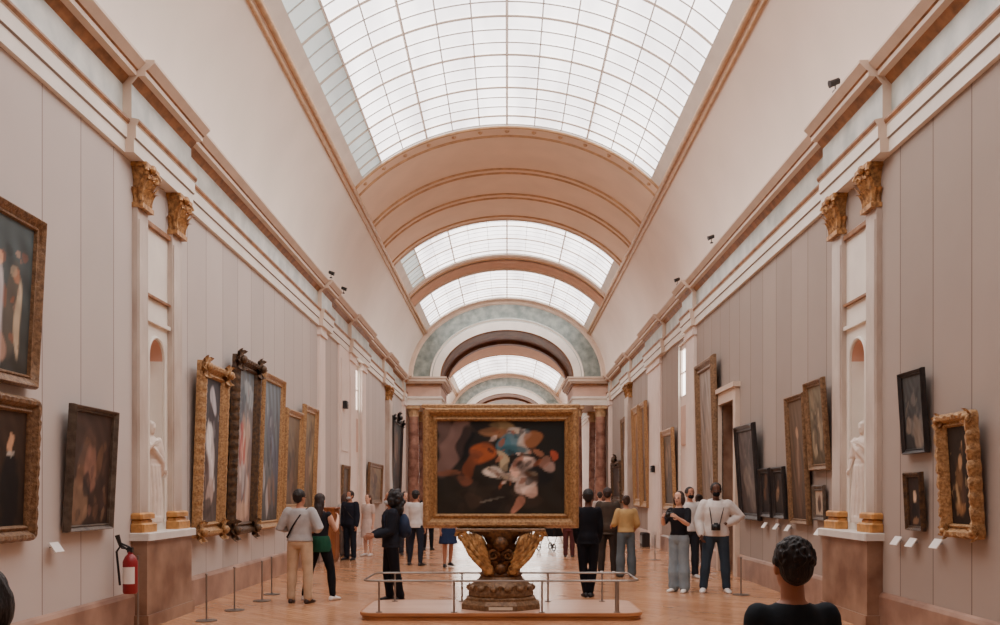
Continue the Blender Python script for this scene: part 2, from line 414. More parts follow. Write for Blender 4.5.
def capital_mesh(wd, dp, h):
    """gilded leafy capital for a pilaster; local: x along the wall, -y out, z up"""
    mb = MB()
    mb.rings([[(-wd*.44,0,0),(wd*.44,0,0),(wd*.44,-dp*.8,0),(-wd*.44,-dp*.8,0)], [(-wd*.42,0,h*.6),(wd*.42,0,h*.6),(wd*.42,-dp*.8,h*.6),(-wd*.42,-dp*.8,h*.6)],
              [(-wd*.56,0,h*.9),(wd*.56,0,h*.9),(wd*.56,-dp*1.1,h*.9),(-wd*.56,-dp*1.1,h*.9)]])
    mb.box((-wd*.64, -dp*1.35, h*.9), (wd*.64, 0, h)); mb.box((-wd*.54, -dp*.95, -.04), (wd*.54, 0, .02))
    up = (0,0,1)
    for i in range(4): leaf(mb, ((-.375+.25*i)*wd, -dp*.75, .01), (0,-1,0), up, h*.45, wd*.3)
    for i in range(3): leaf(mb, ((-.27+.27*i)*wd, -dp*.72, h*.12), (0,-1,0), up, h*.62, wd*.32)
    for s in (-1, 1):
        for j in range(2): leaf(mb, (s*wd*.4, -dp*(.2+.4*j), .01), (s,0,0), up, h*.45, dp*.6)
        leaf(mb, (s*wd*.42, -dp*.7, h*.1), (s*.7,-.7,0), up, h*.66, wd*.26, 1.2)
        volute(mb, (s*wd*.5, -dp*1.12, h*.78), (s*.7,-.5,0), (0,0,1), h*.13, .03, 1.7)
        volute(mb, (s*wd*.14, -dp*1.0, h*.76), (s,0,0), (0,0,1), h*.09, .02, 1.5)
    mb.ell((0, -dp*1.3, h*.93), (.06,.05,.06), 8, 6)
    return mb.mesh('capital', M_goldcap, smooth='auto')

_trim = [11]
def pilaster(side, y0, y1, u, gold=True, z0=1.2, base=True, m=None, cap=None):
    wd = y1 - y0; rz = PI/2 if side < 0 else -PI/2
    mb = MB(); top = 5.86
    # local: x along wall, -y toward the room
    mb.box((-wd/2, -u, z0), (wd/2, .02, top-(.52 if gold else 0)))
    mb.box((-wd/2*.82, -u-.012, z0+.25), (wd/2*.82, -u, top-.7))
    if not gold: mb.box((-wd/2-.05, -u-.05, top-.22), (wd/2+.05, 0, top-.12)); mb.box((-wd/2-.03, -u-.03, top-.12), (wd/2+.03, 0, top))
    o = mb.build('trim_%d' % _trim[0], m or M_shaft); _trim[0] += 1; struct(o)
    o.location = (wx(side,0), (y0+y1)/2, 0); o.rotation_euler = (0,0,rz)
    if gold:
        c = bpy.data.objects.new('capital', capital_mesh(wd, cap or u, .52)); C.objects.link(c); c.parent = o; c.location = (0,0,top-.52)
    if base:
        b = MB(); 
        for a, e, z_, h_ in ((.06,.1,z0,.12),(.03,.05,z0+.12,.05),(.05,.075,z0+.17,.08)):
            b.bbox((-wd/2-a, -u-e, z_), (wd/2+a, .01, z_+h_), .02)
        bb = b.build('gilt_base', mat('base gilding', (206,150,86), .45, metal=.25, var=.2, vscale=8), o)
    return o
def pedestal(side, y0, y1, u):
    mb = MB(); wd = y1-y0
    mb.box((-wd/2, -u, 0), (wd/2, .02, 1.1), 0); mb.box((-wd/2-.03, -u-.03, 0), (wd/2+.03, .02, .16), 0)
    mb.bbox((-wd/2-.05, -u-.05, 1.1), (wd/2+.05, .02, 1.2), .012, 1)
    o = mb.build('trim_%d' % _trim[0], [M_brown, M_slab]); _trim[0] += 1; struct(o)
    o.location = (wx(side,0), (y0+y1)/2, 0); o.rotation_euler = (0,0,PI/2 if side < 0 else -PI/2)
def niche(side):
    mb = MB(); y0,y1,z0,z1 = 11.65,12.52,1.2,5.3; c, hw, zs, zb = 12.08, .25, 3.5, 1.3
    u = .0; x = wx(side,u); n = 20
    mb.quad((x,y0,z0),(x,c-hw,z0),(x,c-hw,z1),(x,y0,z1)); mb.quad((x,c+hw,z0),(x,y1,z0),(x,y1,z1),(x,c+hw,z1)); mb.quad((x,c-hw,z0),(x,c+hw,z0),(x,c+hw,zb),(x,c-hw,zb))
    mb.grid(lambda a,b: (x, c-hw*math.cos(PI*a), zs+hw*math.sin(PI*a) + (z1-zs-hw*math.sin(PI*a))*b), n, 1)
    D = .38
    mb.grid(lambda a,b: (wx(side, u - D*math.sin(PI*a)), c-hw*math.cos(PI*a), zb+(zs-zb)*b), n, 1, 1)
    mb.grid(lambda a,b: (wx(side, u - D*math.sin(PI*a)*math.cos(PI/2*b)), c-hw*math.cos(PI*a)*math.cos(PI/2*b), zs+hw*math.sin(PI/2*b)), n, 8, 2)
    mb.grid(lambda a,b: (wx(side, u - D*math.sin(PI*a)*b), c-hw*math.cos(PI*a)*b, zb), n, 1, 1)
    # raised frames above the arch and around the opening
    for za, zb2 in ((3.95, 4.0), (4.28, 4.31), (5.2, 5.26)): mb.box((min(x, wx(side,u+.05)), y0+.02, za), (max(x, wx(side,u+.05)), y1-.02, zb2), 3 if za > 4.1 else 0)
    mb.tube([(wx(side,u+.015), c-(hw+.03)*math.cos(PI*a/16), zs+(hw+.03)*math.sin(PI*a/16)) for a in range(17)], .022, 6, 0)
    for e in (-1, 1): mb.tube([(wx(side,u+.015), c+e*(hw+.03), zb), (wx(side,u+.015), c+e*(hw+.03), zs)], .022, 6, 0)
    o = mb.build('trim_%d' % _trim[0], [M_white, M_white, mat('niche shell', (206,160,138), .6), M_gilt], smooth='auto'); _trim[0] += 1; struct(o)
for s in (-1, 1):
    pedestal(s, 11.3, 12.9, .2); niche(s)
    pilaster(s, 11.33, 11.66, .07, cap=.15); pilaster(s, 12.51, 12.88, .07, cap=.15)
PW = mat('pale pilaster stone', (234, 216, 204), .5, var=.04, vscale=2)
for a, b in ((22.4,23.1),(26.7,27.75),(28.95,29.75)): pilaster(-1, a, b, .06, gold=False, z0=0, base=False, m=PW)
for a, b in ((22.4,23.45),(27.4,29.8)): pilaster(1, a, b, .06, gold=False, z0=0, base=False, m=PW)
pilaster(-1, 34.9, 35.9, .16, z0=.46); pilaster(1, 33.9, 35.0, .16, z0=.46)
for s in (-1, 1): pilaster(s, 40.3, 40.95, .12, gold=False, z0=0, base=False, m=PW)
# white marble panel on the left of the cross bay
mb = MB(); mb.box((-W-.02, 25.1, .46), (-W+.05, 26.68, 5.85)); mb.box((-W, 25.35, 2.9), (-W+.07, 26.4, 5.5)); struct(mb.build('trim_%d' % _trim[0], PW)); _trim[0] += 1

# tall window openings
M_day = glow('daylight window glass', (255, 248, 240), 4.0)
for k, (side, o) in enumerate(((-1, WL), (1, WR))):
    a, b, z0, z1, rv = o; w = bpy.data.objects.new('window_%d' % (5+k), None); C.objects.link(w); struct(w)
    x = wx(side, -rv+.04); s = .02
    mb = MB(); mb.box((min(x, x+side*s), a, 4.35), (max(x, x+side*s), b, 5.6)); mb.build('pane', M_day, w)
    mb = MB()
    lo, hi = min(x-side*.05, x), max(x-side*.05, x)
    for ya, yb, za, zb in ((a,b,4.25,4.35),(a,b,5.6,5.75),(a,a+.07,4.3,5.7),(b-.07,b,4.3,5.7),((a+b)/2-.025,(a+b)/2+.025,4.3,5.7),(a,b,4.95,4.99)): mb.box((lo,ya,za),(hi,yb,zb))
    mb.build('frame', PW, w)
    mb = MB(); mb.box((lo, a, z0), (hi+.02, b, 4.25), 0)
    mb.box((min(x-side*.09, x), a+.2, 3.0), (max(x-side*.09,x), b-.2, 4.05), 1); mb.box((min(x-side*.09, x), a+.2, z0+.2), (max(x-side*.09,x), b-.2, 2.8), 0); mb.build('panel', [PW, M_pink], w)

# added end window of the far hall, glows to lay a pale reflection on the floor
w = bpy.data.objects.new('window_7', None); C.objects.link(w); struct(w)
mb = MB(); mb.box((-4.2, 73.8, .4), (4.2, 73.84, 6.6)); mb.build('pane', M_day, w)
mb = MB()
for i in range(-4, 5): mb.box((i*1.05-.05, 73.7, .4), (i*1.05+.05, 73.8, 6.6))
for z in (.4, 1.9, 3.4, 4.9, 6.5): mb.box((-4.25, 73.72, z-.05), (4.25, 73.8, z+.05))
mb.build('frame', M_white, w)

# marble doorway in the right wall
d = bpy.data.objects.new('door_1', None); C.objects.link(d); struct(d)
mb = MB(); a, b, z0, z1, rv = DR
x0, x1 = W-.09, W+.02
for ya, yb, za, zb in ((a-.2,a,0,z1),(b,b+.2,0,z1),(a-.2,b+.2,z1,z1+.24)): mb.box((x0,ya,za),(x1,yb,zb))
mb.box((x0-.06, a-.26, z1+.24), (x1, b+.26, z1+.34)); mb.build('surround', M_cream, d)
mb = MB(); mb.box((W+.3, a-.05, 0), (W+.34, b+.05, z1+.1)); mb.build('door_leaf', mat('dark door', (96, 62, 46), .5, var=.2), d)
mb = MB(); mb.box((W+.25, a+.15, 2.45), (W+.3, b-.15, 3.3)); mb.build('dark_interior', M_dark, d)  # near-black sheet painting the shade inside the upper doorway

# columns of the far screen
def column(x, y, label, grp):
    t = thing('column', label, 'column', (x, y, 0), group=grp)
    mb = MB(); n = 24
    mb.box((-.36,-.36,0),(.36,.36,.5)); mb.loft([(0,0,.5,.34,.34),(0,0,.58,.35,.35),(0,0,.62,.3,.3),(0,0,.7,.31,.31),(0,0,.76,.27,.27)], n); mb.build('column_base', M_cream, t, smooth='auto')
    mb = MB(); mb.loft([(0,0,.75,.265,.265),(0,0,2.4,.265,.265),(0,0,4.0,.245,.245),(0,0,5.2,.225,.225)], n); mb.build('shaft', M_column, t, smooth='auto')
    mb = MB(); mb.loft([(0,0,5.2,.22,.22),(0,0,5.5,.25,.25),(0,0,5.58,.32,.32)], n); mb.box((-.34,-.34,5.56),(.34,.34,5.7))
    for i in range(8):
        an = 2*PI*i/8; leaf(mb, (.21*math.cos(an), .21*math.sin(an), 5.2), (math.cos(an), math.sin(an), 0), (0,0,1), .3, .16)
    mb.build('capital', mat('pale gilding', (214,182,140), .45, metal=.2, var=.2, vscale=8), t, smooth='auto')
COLS = 'rose marble columns under the far arch'
column(-4.3, 41.4, 'rose marble column under far arch against the wall with the dark tall picture', COLS)
column(-3.2, 41.4, 'rose marble column of the front row, behind the gold frame edge above the white-shirted man', COLS)
column(4.3, 41.4, 'rose marble column under far arch against the wall with the crested picture', COLS)
column(3.2, 41.4, 'rose marble column next to the bright passage under the far arch', COLS)
for x, lb in ((-4.3, 'second row rose marble column behind the one by the dark tall picture'), (-3.2, 'second row rose marble column behind the gold frame edge above the white-shirted man'),
              (3.2, 'second row rose marble column behind the one edging the bright passage'), (4.3, 'second row rose marble column behind the one by the crested picture')):
    column(x, 44.6, lb, COLS)

# ------------------------------------------------------------------ paintings
M_paint = bpy.data.materials.new('oil paint'); M_paint.use_nodes = True
_nt = M_paint.node_tree; _a = _nt.nodes.new('ShaderNodeAttribute'); _a.attribute_name = 'Col'
_b = _nt.nodes['Principled BSDF']; _b.inputs['Roughness'].default_value = .55; _b.inputs['Specular IOR Level'].default_value = .25
_nt.links.new(_a.outputs['Color'], _b.inputs['Base Color'])
def canvas_mesh(w, h, bg, blobs, seed, y=-.03, z0=0, bg2=None):
    rnd = random.Random(seed); n = max(24, min(90, int(w*46))); k = max(24, min(110, int(h*46)))
    ph = [(rnd.uniform(3, 14), rnd.uniform(3, 14), rnd.uniform(0, 6.3)) for _ in range(7)]
    mb = MB(); mb.grid(lambda a, b: (w*(a-.5), y, z0+h*b), n, k)
    me = mb.mesh('canvas', M_paint, recalc=False)
    col = me.color_attributes.new('Col', 'FLOAT_COLOR', 'POINT')
    B = [(u, v, ru, rv, math.radians(an), lin(c), st) for u, v, ru, rv, an, c, st in blobs]
    c0 = lin(bg); c1 = lin(bg2 or bg); i = 0
    for a in range(n+1):
        for b in range(k+1):
            u, v = a/n, b/k
            wob = sum(math.sin(p*u*2.6+q*v*2.6+s) for p, q, s in ph)/5
            wu = .016*math.sin(ph[0][0]*v*2.2+ph[0][2]) + .012*math.sin(ph[1][1]*u*4+ph[1][2])
            f = v + .15*wob; f = min(1, max(0, f))
            c = [c0[j]*(1-f) + c1[j]*f for j in range(3)]
            for bu, bv, ru, rv, an, cc, st in B:
                du, dv = (u+wu-bu), (v+wu*.8-bv)
                x = (du*math.cos(an)+dv*math.sin(an))/ru; z = (-du*math.sin(an)+dv*math.cos(an))/rv
                q = x*x+z*z
                if q < 2.2:
                    e = st*min(1, max(0, (1.3-q)/.5))
                    for j in range(3): c[j] += (cc[j]-c[j])*e
            g = 1+.22*wob
            col.data[i].color = (max(0,c[0]*g), max(0,c[1]*g), max(0,c[2]*g), 1); i += 1
    return me
def frame_mesh(w, h, fw, dp, m, orn=0.0, style='plain'):
    """mitred moulding swept around the opening; local x along, z up, -y out"""
    if style == 'plain': P = [(0,0),(0,.55),(.06,.8),(.18,1),(.34,.92),(.5,.62),(.72,.5),(.8,.62),(.9,.6),(1,.25)]
    else: P = [(0,0),(0,.45),(.08,.75),(.22,1.0),(.4,.95),(.52,.6),(.66,.45),(.78,.62),(.86,.7),(.94,.55),(1,.25)]
    mb = MB(); n = max(16, int(max(w, h)*30)) if orn else 6; rows = []
    for d0, p0 in P:
        row = []
        for sd in range(4):
            L = w if sd % 2 == 0 else h; kk = max(3, round(L/.16))
            for j in range(n):
                f = j/n; s = abs(math.sin(PI*f*kk)); s2 = abs(math.sin(PI*f*kk*2+.6))
                d = d0*fw - (orn*.6*s if d0 < .3 else 0); p = p0*dp + orn*(.5*s+.4*s2)*(1 if .05 < d0 < .6 else .3 if d0 >= .6 else 0)
                if sd == 0: x, z = -w/2+d+(w-2*d)*f, d
                elif sd == 1: x, z = w/2-d, d+(h-2*d)*f
                elif sd == 2: x, z = w/2-d-(w-2*d)*f, h-d
                else: x, z = -w/2+d, h-d-(h-2*d)*f
                row.append((x, -p, z))
        rows.append(row)
    mb.rings(rows, 0, caps=False)
    # back board
    mb.quad((-w/2+.02,-.004,.02),(w/2-.02,-.004,.02),(w/2-.02,-.004,h-.02),(-w/2+.02,-.004,h-.02))
    return mb.mesh('frame', m, smooth='auto')
def corner_mesh(r, m):
    mb = MB()
    for i in range(7):
        a = PI*2*i/7; leaf(mb, (0,0,0), (math.cos(a)*.25,-1,math.sin(a)*.25), (math.cos(a),0,math.sin(a)), r, r*.8, .8)
    mb.ell((0,-r*.3,0), (r*.35,r*.3,r*.35), 10, 6)
    return mb.mesh('corner_ornament', m, smooth='auto')
def painting(label, loc, rz, w, h, fw, dp, m, bg, blobs, seed, tilt=3.0, orn=0.0, corners=0.0, crest=0.0, bg2=None, style='plain', group=None, name='painting'):
    pal = [b_[5] for b_ in blobs] + [tuple(v*.6 for v in bg)]
    blobs = list(blobs) if seed == 77 or len(blobs) < 5 else list(blobs) + figs(seed*7+1, 34, pal, (.08,.85), (.015,.05), .45, (.1,.9))
    t = thing(name, label, 'painting', loc, (math.radians(tilt), 0, rz), group)
    f = bpy.data.objects.new('frame', frame_mesh(w, h, fw, dp, m, orn, style)); C.objects.link(f); f.parent = t
    c = bpy.data.objects.new('canvas', canvas_mesh(w-2*fw+.03, h-2*fw+.03, bg, blobs, seed, -.3*dp, fw-.015, bg2)); C.objects.link(c); c.parent = t
    if corners:
        cm = corner_mesh(corners, m)
        for x, z in ((-w/2+fw*.4, fw*.4), (w/2-fw*.4, fw*.4), (-w/2+fw*.4, h-fw*.4), (w/2-fw*.4, h-fw*.4)):
            o = bpy.data.objects.new('corner_ornament', cm); C.objects.link(o); o.parent = f; o.location = (x, -dp*.8, z)
    if crest:
        o = bpy.data.objects.new('crest', corner_mesh(crest, m)); C.objects.link(o); o.parent = f; o.location = (0, -dp*.7, h+crest*.1); o.scale = (1.5, 1, 1)
    return t
def figs(seed, n, cols, v=(.15,.75), size=(.05,.16), st=.85, u=(.15,.85)):
    r = random.Random(seed); out = []
    for i in range(n):
        s = r.uniform(*size)
        out.append((r.uniform(*u), r.uniform(*v), s*r.uniform(.6,1.1), s*r.uniform(.7,1.7), r.uniform(-35,35), r.choice(cols), st*r.uniform(.6,1)))
    return out
FLESH = [(214,176,150),(190,140,112),(224,206,190),(150,96,72),(120,70,56)]
DUSK = [(120,86,62),(92,68,54),(150,118,92),(70,60,56),(60,50,48)]
PALE = [(220,210,200),(190,182,180),(150,140,142),(98,92,98),(210,180,158),(170,60,54)]
def hang(side, yn, yf, z0, z1, **k):
    """hang a picture on a side wall between two distances from the camera"""
    rz = PI/2 if side < 0 else -PI/2
    q = (W-.03-k['dp']-math.sin(math.radians(k.get('tilt',3)))*(z1-z0)*.5)/4.6; yn *= q; yf *= q; z0, z1 = CAMH+(z0-CAMH)*q, CAMH+(z1-CAMH)*q
    return painting(loc=(wx(side, .03), (yn+yf)/2, z0), rz=rz, w=abs(yf-yn), h=z1-z0, **k)
# --- left wall, nearest first
hang(-1, 7.35, 8.95, 2.73, 4.40, label='gilt framed picture of pale standing shapes, hung high above the dark portrait', fw=.13, dp=.1, m=M_golddark, bg=(58,56,50), bg2=(74,86,88), seed=1, tilt=3,
     blobs=[(.55,.35,.10,.34,5,(196,190,190),.9),(.56,.70,.04,.05,0,(214,170,140),.9),(.75,.4,.09,.3,-4,(90,84,74),.9),(.78,.62,.04,.05,0,(170,120,92),.8),(.4,.2,.14,.2,20,(176,96,60),.8),(.84,.35,.05,.25,0,(200,180,150),.8),(.62,.15,.1,.1,0,(190,150,130),.7),(.25,.45,.12,.3,0,(120,96,86),.8)])
hang(-1, 7.98, 8.87, 1.24, 2.62, label='broad gilt framed dark portrait, below the picture hung high above it', fw=.15, dp=.1, m=M_golddark, bg=(34,26,20), bg2=(60,44,32), seed=2, tilt=2, orn=.015, style='o',
     blobs=[(.55,.3,.24,.34,0,(16,16,18),.95),(.55,.72,.07,.08,0,(196,150,116),.95),(.55,.63,.1,.03,0,(190,180,168),.7)])
hang(-1, 9.56, 10.62, 1.28, 2.66, label='thin grey framed dark murky picture, beside the pier with the fire extinguisher', fw=.07, dp=.09, m=M_greyframe, bg=(48,36,30), bg2=(66,50,42), seed=3, tilt=3,
     blobs=figs(31, 9, DUSK, (.2,.7), (.08,.2), .7)+[(.5,.5,.14,.2,20,(140,100,84),.6),(.42,.36,.1,.12,0,(40,34,34),.8)])
hang(-1, 13.62, 14.85, 1.02, 3.72, label='bright gold carved frame around tall picture of white tumbling forms', fw=.22, dp=.13, m=M_gold, bg=(92,84,80), bg2=(70,72,78), seed=4, tilt=2, orn=.016, corners=.2, style='o',
     blobs=[(.5,.72,.3,.12,30,(70,66,70),.8),(.45,.55,.22,.12,-20,(226,220,216),.9),(.6,.4,.2,.14,30,(206,198,196),.9),(.35,.3,.15,.2,0,(90,70,64),.8),(.55,.2,.22,.1,10,(180,160,150),.8),(.6,.85,.2,.08,-20,(200,196,200),.8),(.4,.1,.25,.06,0,(70,60,58),.8)])
hang(-1, 15.35, 16.75, .98, 4.08, label='black carved frame around tallest crowded picture with grey sky', fw=.2, dp=.13, m=M_bronze, bg=(150,124,112), bg2=(104,116,122), seed=5, tilt=2, orn=.018, corners=.22, style='o',
     blobs=[(.25,.75,.3,.1,20,(80,92,100),.8),(.7,.85,.3,.07,-10,(170,178,180),.7)]+figs(51, 16, PALE, (.18,.62), (.05,.11), .9)+[(.5,.08,.4,.07,0,(190,158,136),.8)])
hang(-1, 17.0, 18.6, 1.0, 4.02, label='plain gold framed tall blue grey picture beside the black carved frame', fw=.16, dp=.11, m=M_gold, bg=(74,72,70), bg2=(112,124,132), seed=6, tilt=2,
     blobs=figs(61, 10, [(180,176,176),(90,96,110),(140,110,90),(60,62,70),(120,130,150)], (.1,.7), (.08,.18), .75))
hang(-1, 18.85, 20.3, 1.3, 3.5, label='gold framed brown picture, nearer of the two shorter ones before the pale pilaster', fw=.16, dp=.1, m=M_gold, bg=(92,74,58), bg2=(120,104,84), seed=7, tilt=2, blobs=figs(71, 8, DUSK, (.15,.8), (.08,.2), .7))
hang(-1, 20.5, 21.9, 1.2, 3.74, label='gold framed olive picture hung right next to the pale pilaster', fw=.17, dp=.1, m=M_gold, bg=(96,80,60), bg2=(138,120,92), seed=8, tilt=2, blobs=figs(81, 8, DUSK+[(170,146,112)], (.15,.8), (.08,.2), .7))
hang(-1, 25.3, 26.4, 1.15, 2.5, label='small bronze framed picture on the white marble wall panel', fw=.1, dp=.07, m=M_golddark, bg=(90,72,56), seed=9, tilt=2, blobs=figs(91, 6, DUSK, (.2,.8), (.1,.2), .7))
hang(-1, 30.2, 33.4, 1.3, 2.75, label='wide gilt framed brown landscape low on the wall near the gilded capital', fw=.16, dp=.09, m=M_golddark, bg=(100,80,60), bg2=(136,118,92), seed=10, tilt=2, blobs=figs(101, 9, DUSK+[(150,130,96)], (.1,.8), (.08,.2), .7))
hang(-1, 36.4, 39.7, 1.4, 4.85, label='tall black framed dark picture nearest the far arch', fw=.25, dp=.12, m=M_darkframe, bg=(40,42,44), bg2=(58,64,66), seed=11, tilt=2, corners=.2, crest=.3, blobs=figs(111, 6, DUSK, (.2,.8), (.1,.2), .5))
# --- right wall, nearest first
hang(1, 8.92, 9.62, 1.25, 2.52, label='heavily carved gold frame around dark picture, above its own white label plate', fw=.13, dp=.1, m=M_gold, bg=(30,24,20), bg2=(48,40,34), seed=21, tilt=3.6, orn=.03, corners=.1, style='o',
     blobs=[(.45,.35,.16,.26,10,(120,88,58),.7),(.5,.62,.07,.07,0,(190,150,110),.75),(.35,.3,.06,.14,20,(176,150,110),.7),(.6,.3,.1,.16,-20,(66,48,40),.8),(.42,.16,.2,.06,0,(140,100,64),.6)])
hang(1, 9.97, 10.57, 2.15, 3.10, label='black framed small dark picture hung above another dark small one', fw=.06, dp=.06, m=M_darkframe, bg=(44,44,44), bg2=(70,72,72), seed=22, tilt=3.6, blobs=figs(221, 6, [(110,104,98),(60,60,62),(140,124,108),(36,34,34)], (.15,.8), (.1,.2), .7))
hang(1, 10.03, 10.45, 1.27, 1.94, label='smallest dark framed portrait, directly below the black framed picture', fw=.06, dp=.06, m=M_bronze, bg=(46,36,32), seed=23, tilt=3, blobs=[(.5,.6,.13,.12,0,(206,178,150),.9),(.5,.3,.25,.2,0,(26,24,26),.9),(.5,.12,.2,.06,0,(150,116,88),.6)])
hang(1, 13.1, 13.9, 2.04, 3.40, label='gold framed upright picture hung above the little framed one', fw=.1, dp=.08, m=M_golddark, bg=(84,72,56), bg2=(120,110,90), seed=24, tilt=4, blobs=figs(241, 8, [(180,160,130),(100,86,70),(140,120,96),(60,52,46)], (.15,.85), (.1,.2), .7))
hang(1, 13.1, 13.6, 1.29, 1.82, label='little brown framed picture under the gold upright one', fw=.09, dp=.05, m=M_greyframe, bg=(170,150,130), seed=25, tilt=2, blobs=[(.5,.45,.2,.3,0,(60,44,40),.9),(.5,.7,.1,.1,0,(120,90,76),.8)])
hang(1, 13.95, 14.85, 1.2, 3.27, label='narrow gold framed full length brown portrait taller than its neighbours', fw=.09, dp=.08, m=M_golddark, bg=(66,50,40), bg2=(106,86,68), seed=26, tilt=2.5, blobs=[(.5,.35,.2,.32,0,(96,72,56),.8),(.5,.72,.09,.06,0,(190,150,120),.8),(.5,.5,.08,.2,0,(150,122,98),.6)])
hang(1, 15.02, 15.68, 1.26, 2.15, label='small black framed picture of a pair, next to the narrow full length portrait', fw=.1, dp=.07, m=M_darkframe, bg=(40,34,32), seed=27, tilt=3, blobs=figs(271, 4, DUSK, (.2,.8), (.1,.2), .6))
hang(1, 15.82, 16.48, 1.26, 2.15, label='small black framed picture of a pair, next to the large black frame', fw=.1, dp=.07, m=M_darkframe, bg=(38,34,34), seed=28, tilt=3, blobs=figs(281, 4, DUSK, (.2,.8), (.1,.2), .6))
hang(1, 16.75, 18.1, 1.18, 3.03, label='large black framed sombre picture between doorway and small black pair', fw=.13, dp=.09, m=M_darkframe, bg=(64,54,50), bg2=(98,88,84), seed=29, tilt=4, blobs=figs(291, 8, [(110,96,88),(70,62,60),(130,116,104),(50,46,48)], (.15,.8), (.1,.25), .6))
hang(1, 20.15, 22.0, 1.0, 4.82, label='very tall brown framed picture between the doorway and pale pilaster', fw=.26, dp=.13, m=M_golddark, bg=(130,114,102), bg2=(158,146,136), seed=30, tilt=1.5, style='o', blobs=figs(301, 12, [(176,160,146),(120,104,92),(150,130,112),(96,84,78)], (.1,.9), (.1,.25), .6))
hang(1, 25.1, 26.9, 1.2, 3.55, label='gold framed dark upright picture between tall window and wide pilaster', fw=.2, dp=.1, m=M_gold, bg=(70,52,34), bg2=(98,78,50), seed=31, tilt=2, blobs=figs(311, 6, DUSK, (.15,.8), (.1,.25), .6))
hang(1, 30.0, 31.3, 1.2, 4.8, label='tall brown picture in gold frame just past the wide pale pilaster', fw=.22, dp=.12, m=M_gold, bg=(96,72,50), bg2=(120,94,66), seed=32, tilt=1.5, blobs=figs(321, 6, DUSK, (.15,.8), (.1,.25), .6))
hang(1, 31.5, 33.2, 1.2, 4.82, label='tall gold framed picture beside the gilded capital pilaster', fw=.3, dp=.13, m=M_gold, bg=(150,104,58), bg2=(166,120,70), seed=33, tilt=1.5, blobs=figs(331, 6, DUSK, (.15,.8), (.1,.25), .5))
hang(1, 35.2, 36.4, 1.6, 4.7, label='narrow tall gilt picture beyond the gilded capital pilaster', fw=.2, dp=.1, m=M_golddark, bg=(84,62,44), seed=34, tilt=1.5, blobs=figs(341, 6, DUSK, (.15,.8), (.1,.25), .5))
hang(1, 36.8, 39.9, 1.3, 3.05, label='dark crested frame low on the wall near the far arch', fw=.25, dp=.12, m=M_bronze, bg=(52,42,38), seed=35, tilt=1.5, orn=.02, crest=.32, style='o', blobs=figs(351, 6, DUSK, (.15,.8), (.1,.25), .5))

# --- the big double picture on the carved stand
CX, CY = -.085, 12.55
def big_canvas():
    return [(.14,.75,.09,.36,-18,(150,120,112),.55),(.06,.9,.06,.2,0,(128,104,98),.5),
      (.46,.86,.13,.06,-5,(150,110,78),.85),(.52,.95,.1,.05,0,(150,128,92),.7),(.63,.85,.09,.08,-25,(196,190,184),.85),(.74,.80,.06,.08,20,(156,104,70),.8),(.66,.75,.05,.12,30,(206,196,186),.6),
      (.56,.74,.09,.12,-15,(76,122,138),.9),(.60,.69,.12,.06,10,(52,92,104),.85),(.36,.66,.09,.11,-20,(170,92,56),.9),(.27,.52,.05,.14,-12,(124,70,46),.75),
      (.51,.57,.04,.11,22,(186,172,140),.9),(.45,.44,.08,.07,-25,(206,198,186),.9),(.53,.40,.07,.05,0,(180,164,150),.8),
      (.68,.52,.08,.09,25,(232,208,196),.95),(.62,.46,.04,.07,0,(226,186,166),.9),(.69,.33,.07,.10,10,(230,208,196),.95),(.75,.24,.04,.06,-10,(214,180,164),.85),(.64,.12,.035,.10,-22,(206,146,122),.9),
      (.80,.42,.10,.10,0,(28,32,34),.9),(.90,.62,.035,.06,0,(178,86,62),.85),(.88,.50,.05,.05,0,(176,150,140),.7),(.83,.55,.04,.05,0,(150,112,96),.7),
      (.10,.44,.10,.035,8,(130,84,62),.7),(.21,.36,.07,.05,-20,(126,78,58),.65),(.42,.15,.10,.013,18,(170,164,150),.7),(.22,.76,.06,.2,-12,(16,22,26),.8),(.36,.22,.2,.08,0,(54,48,40),.6)]
def touches():
    return figs(99, 46, [(226,206,192),(176,120,92),(60,90,100),(196,180,150),(30,28,28),(40,36,34),(120,80,60),(150,90,64)], (.3,.9), (.012,.034), .8, (.38,.78)) + figs(98, 24, [(26,26,28),(60,50,44),(76,60,50)], (.05,.95), (.03,.09), .5)
pt = painting(label='large gold framed dark scene standing on carved gilded stand in mid gallery', loc=(CX, CY-.02, 1.215), rz=0, w=2.16, h=1.68, fw=.2, dp=.12, m=M_gold, bg=(44,40,34), bg2=(30,34,34), blobs=big_canvas()+touches(), seed=77, tilt=0, style='o', orn=.006)
mb = MB(); mb.box((-1.06, 0, .01), (1.06, .14, 1.67)); mb.build('case', M_golddark, pt)
mb = MB(); mb.bbox((-1.1, -.10, 1.66), (1.1, .16, 1.72), .02); mb.build('top_moulding', M_gold, pt)
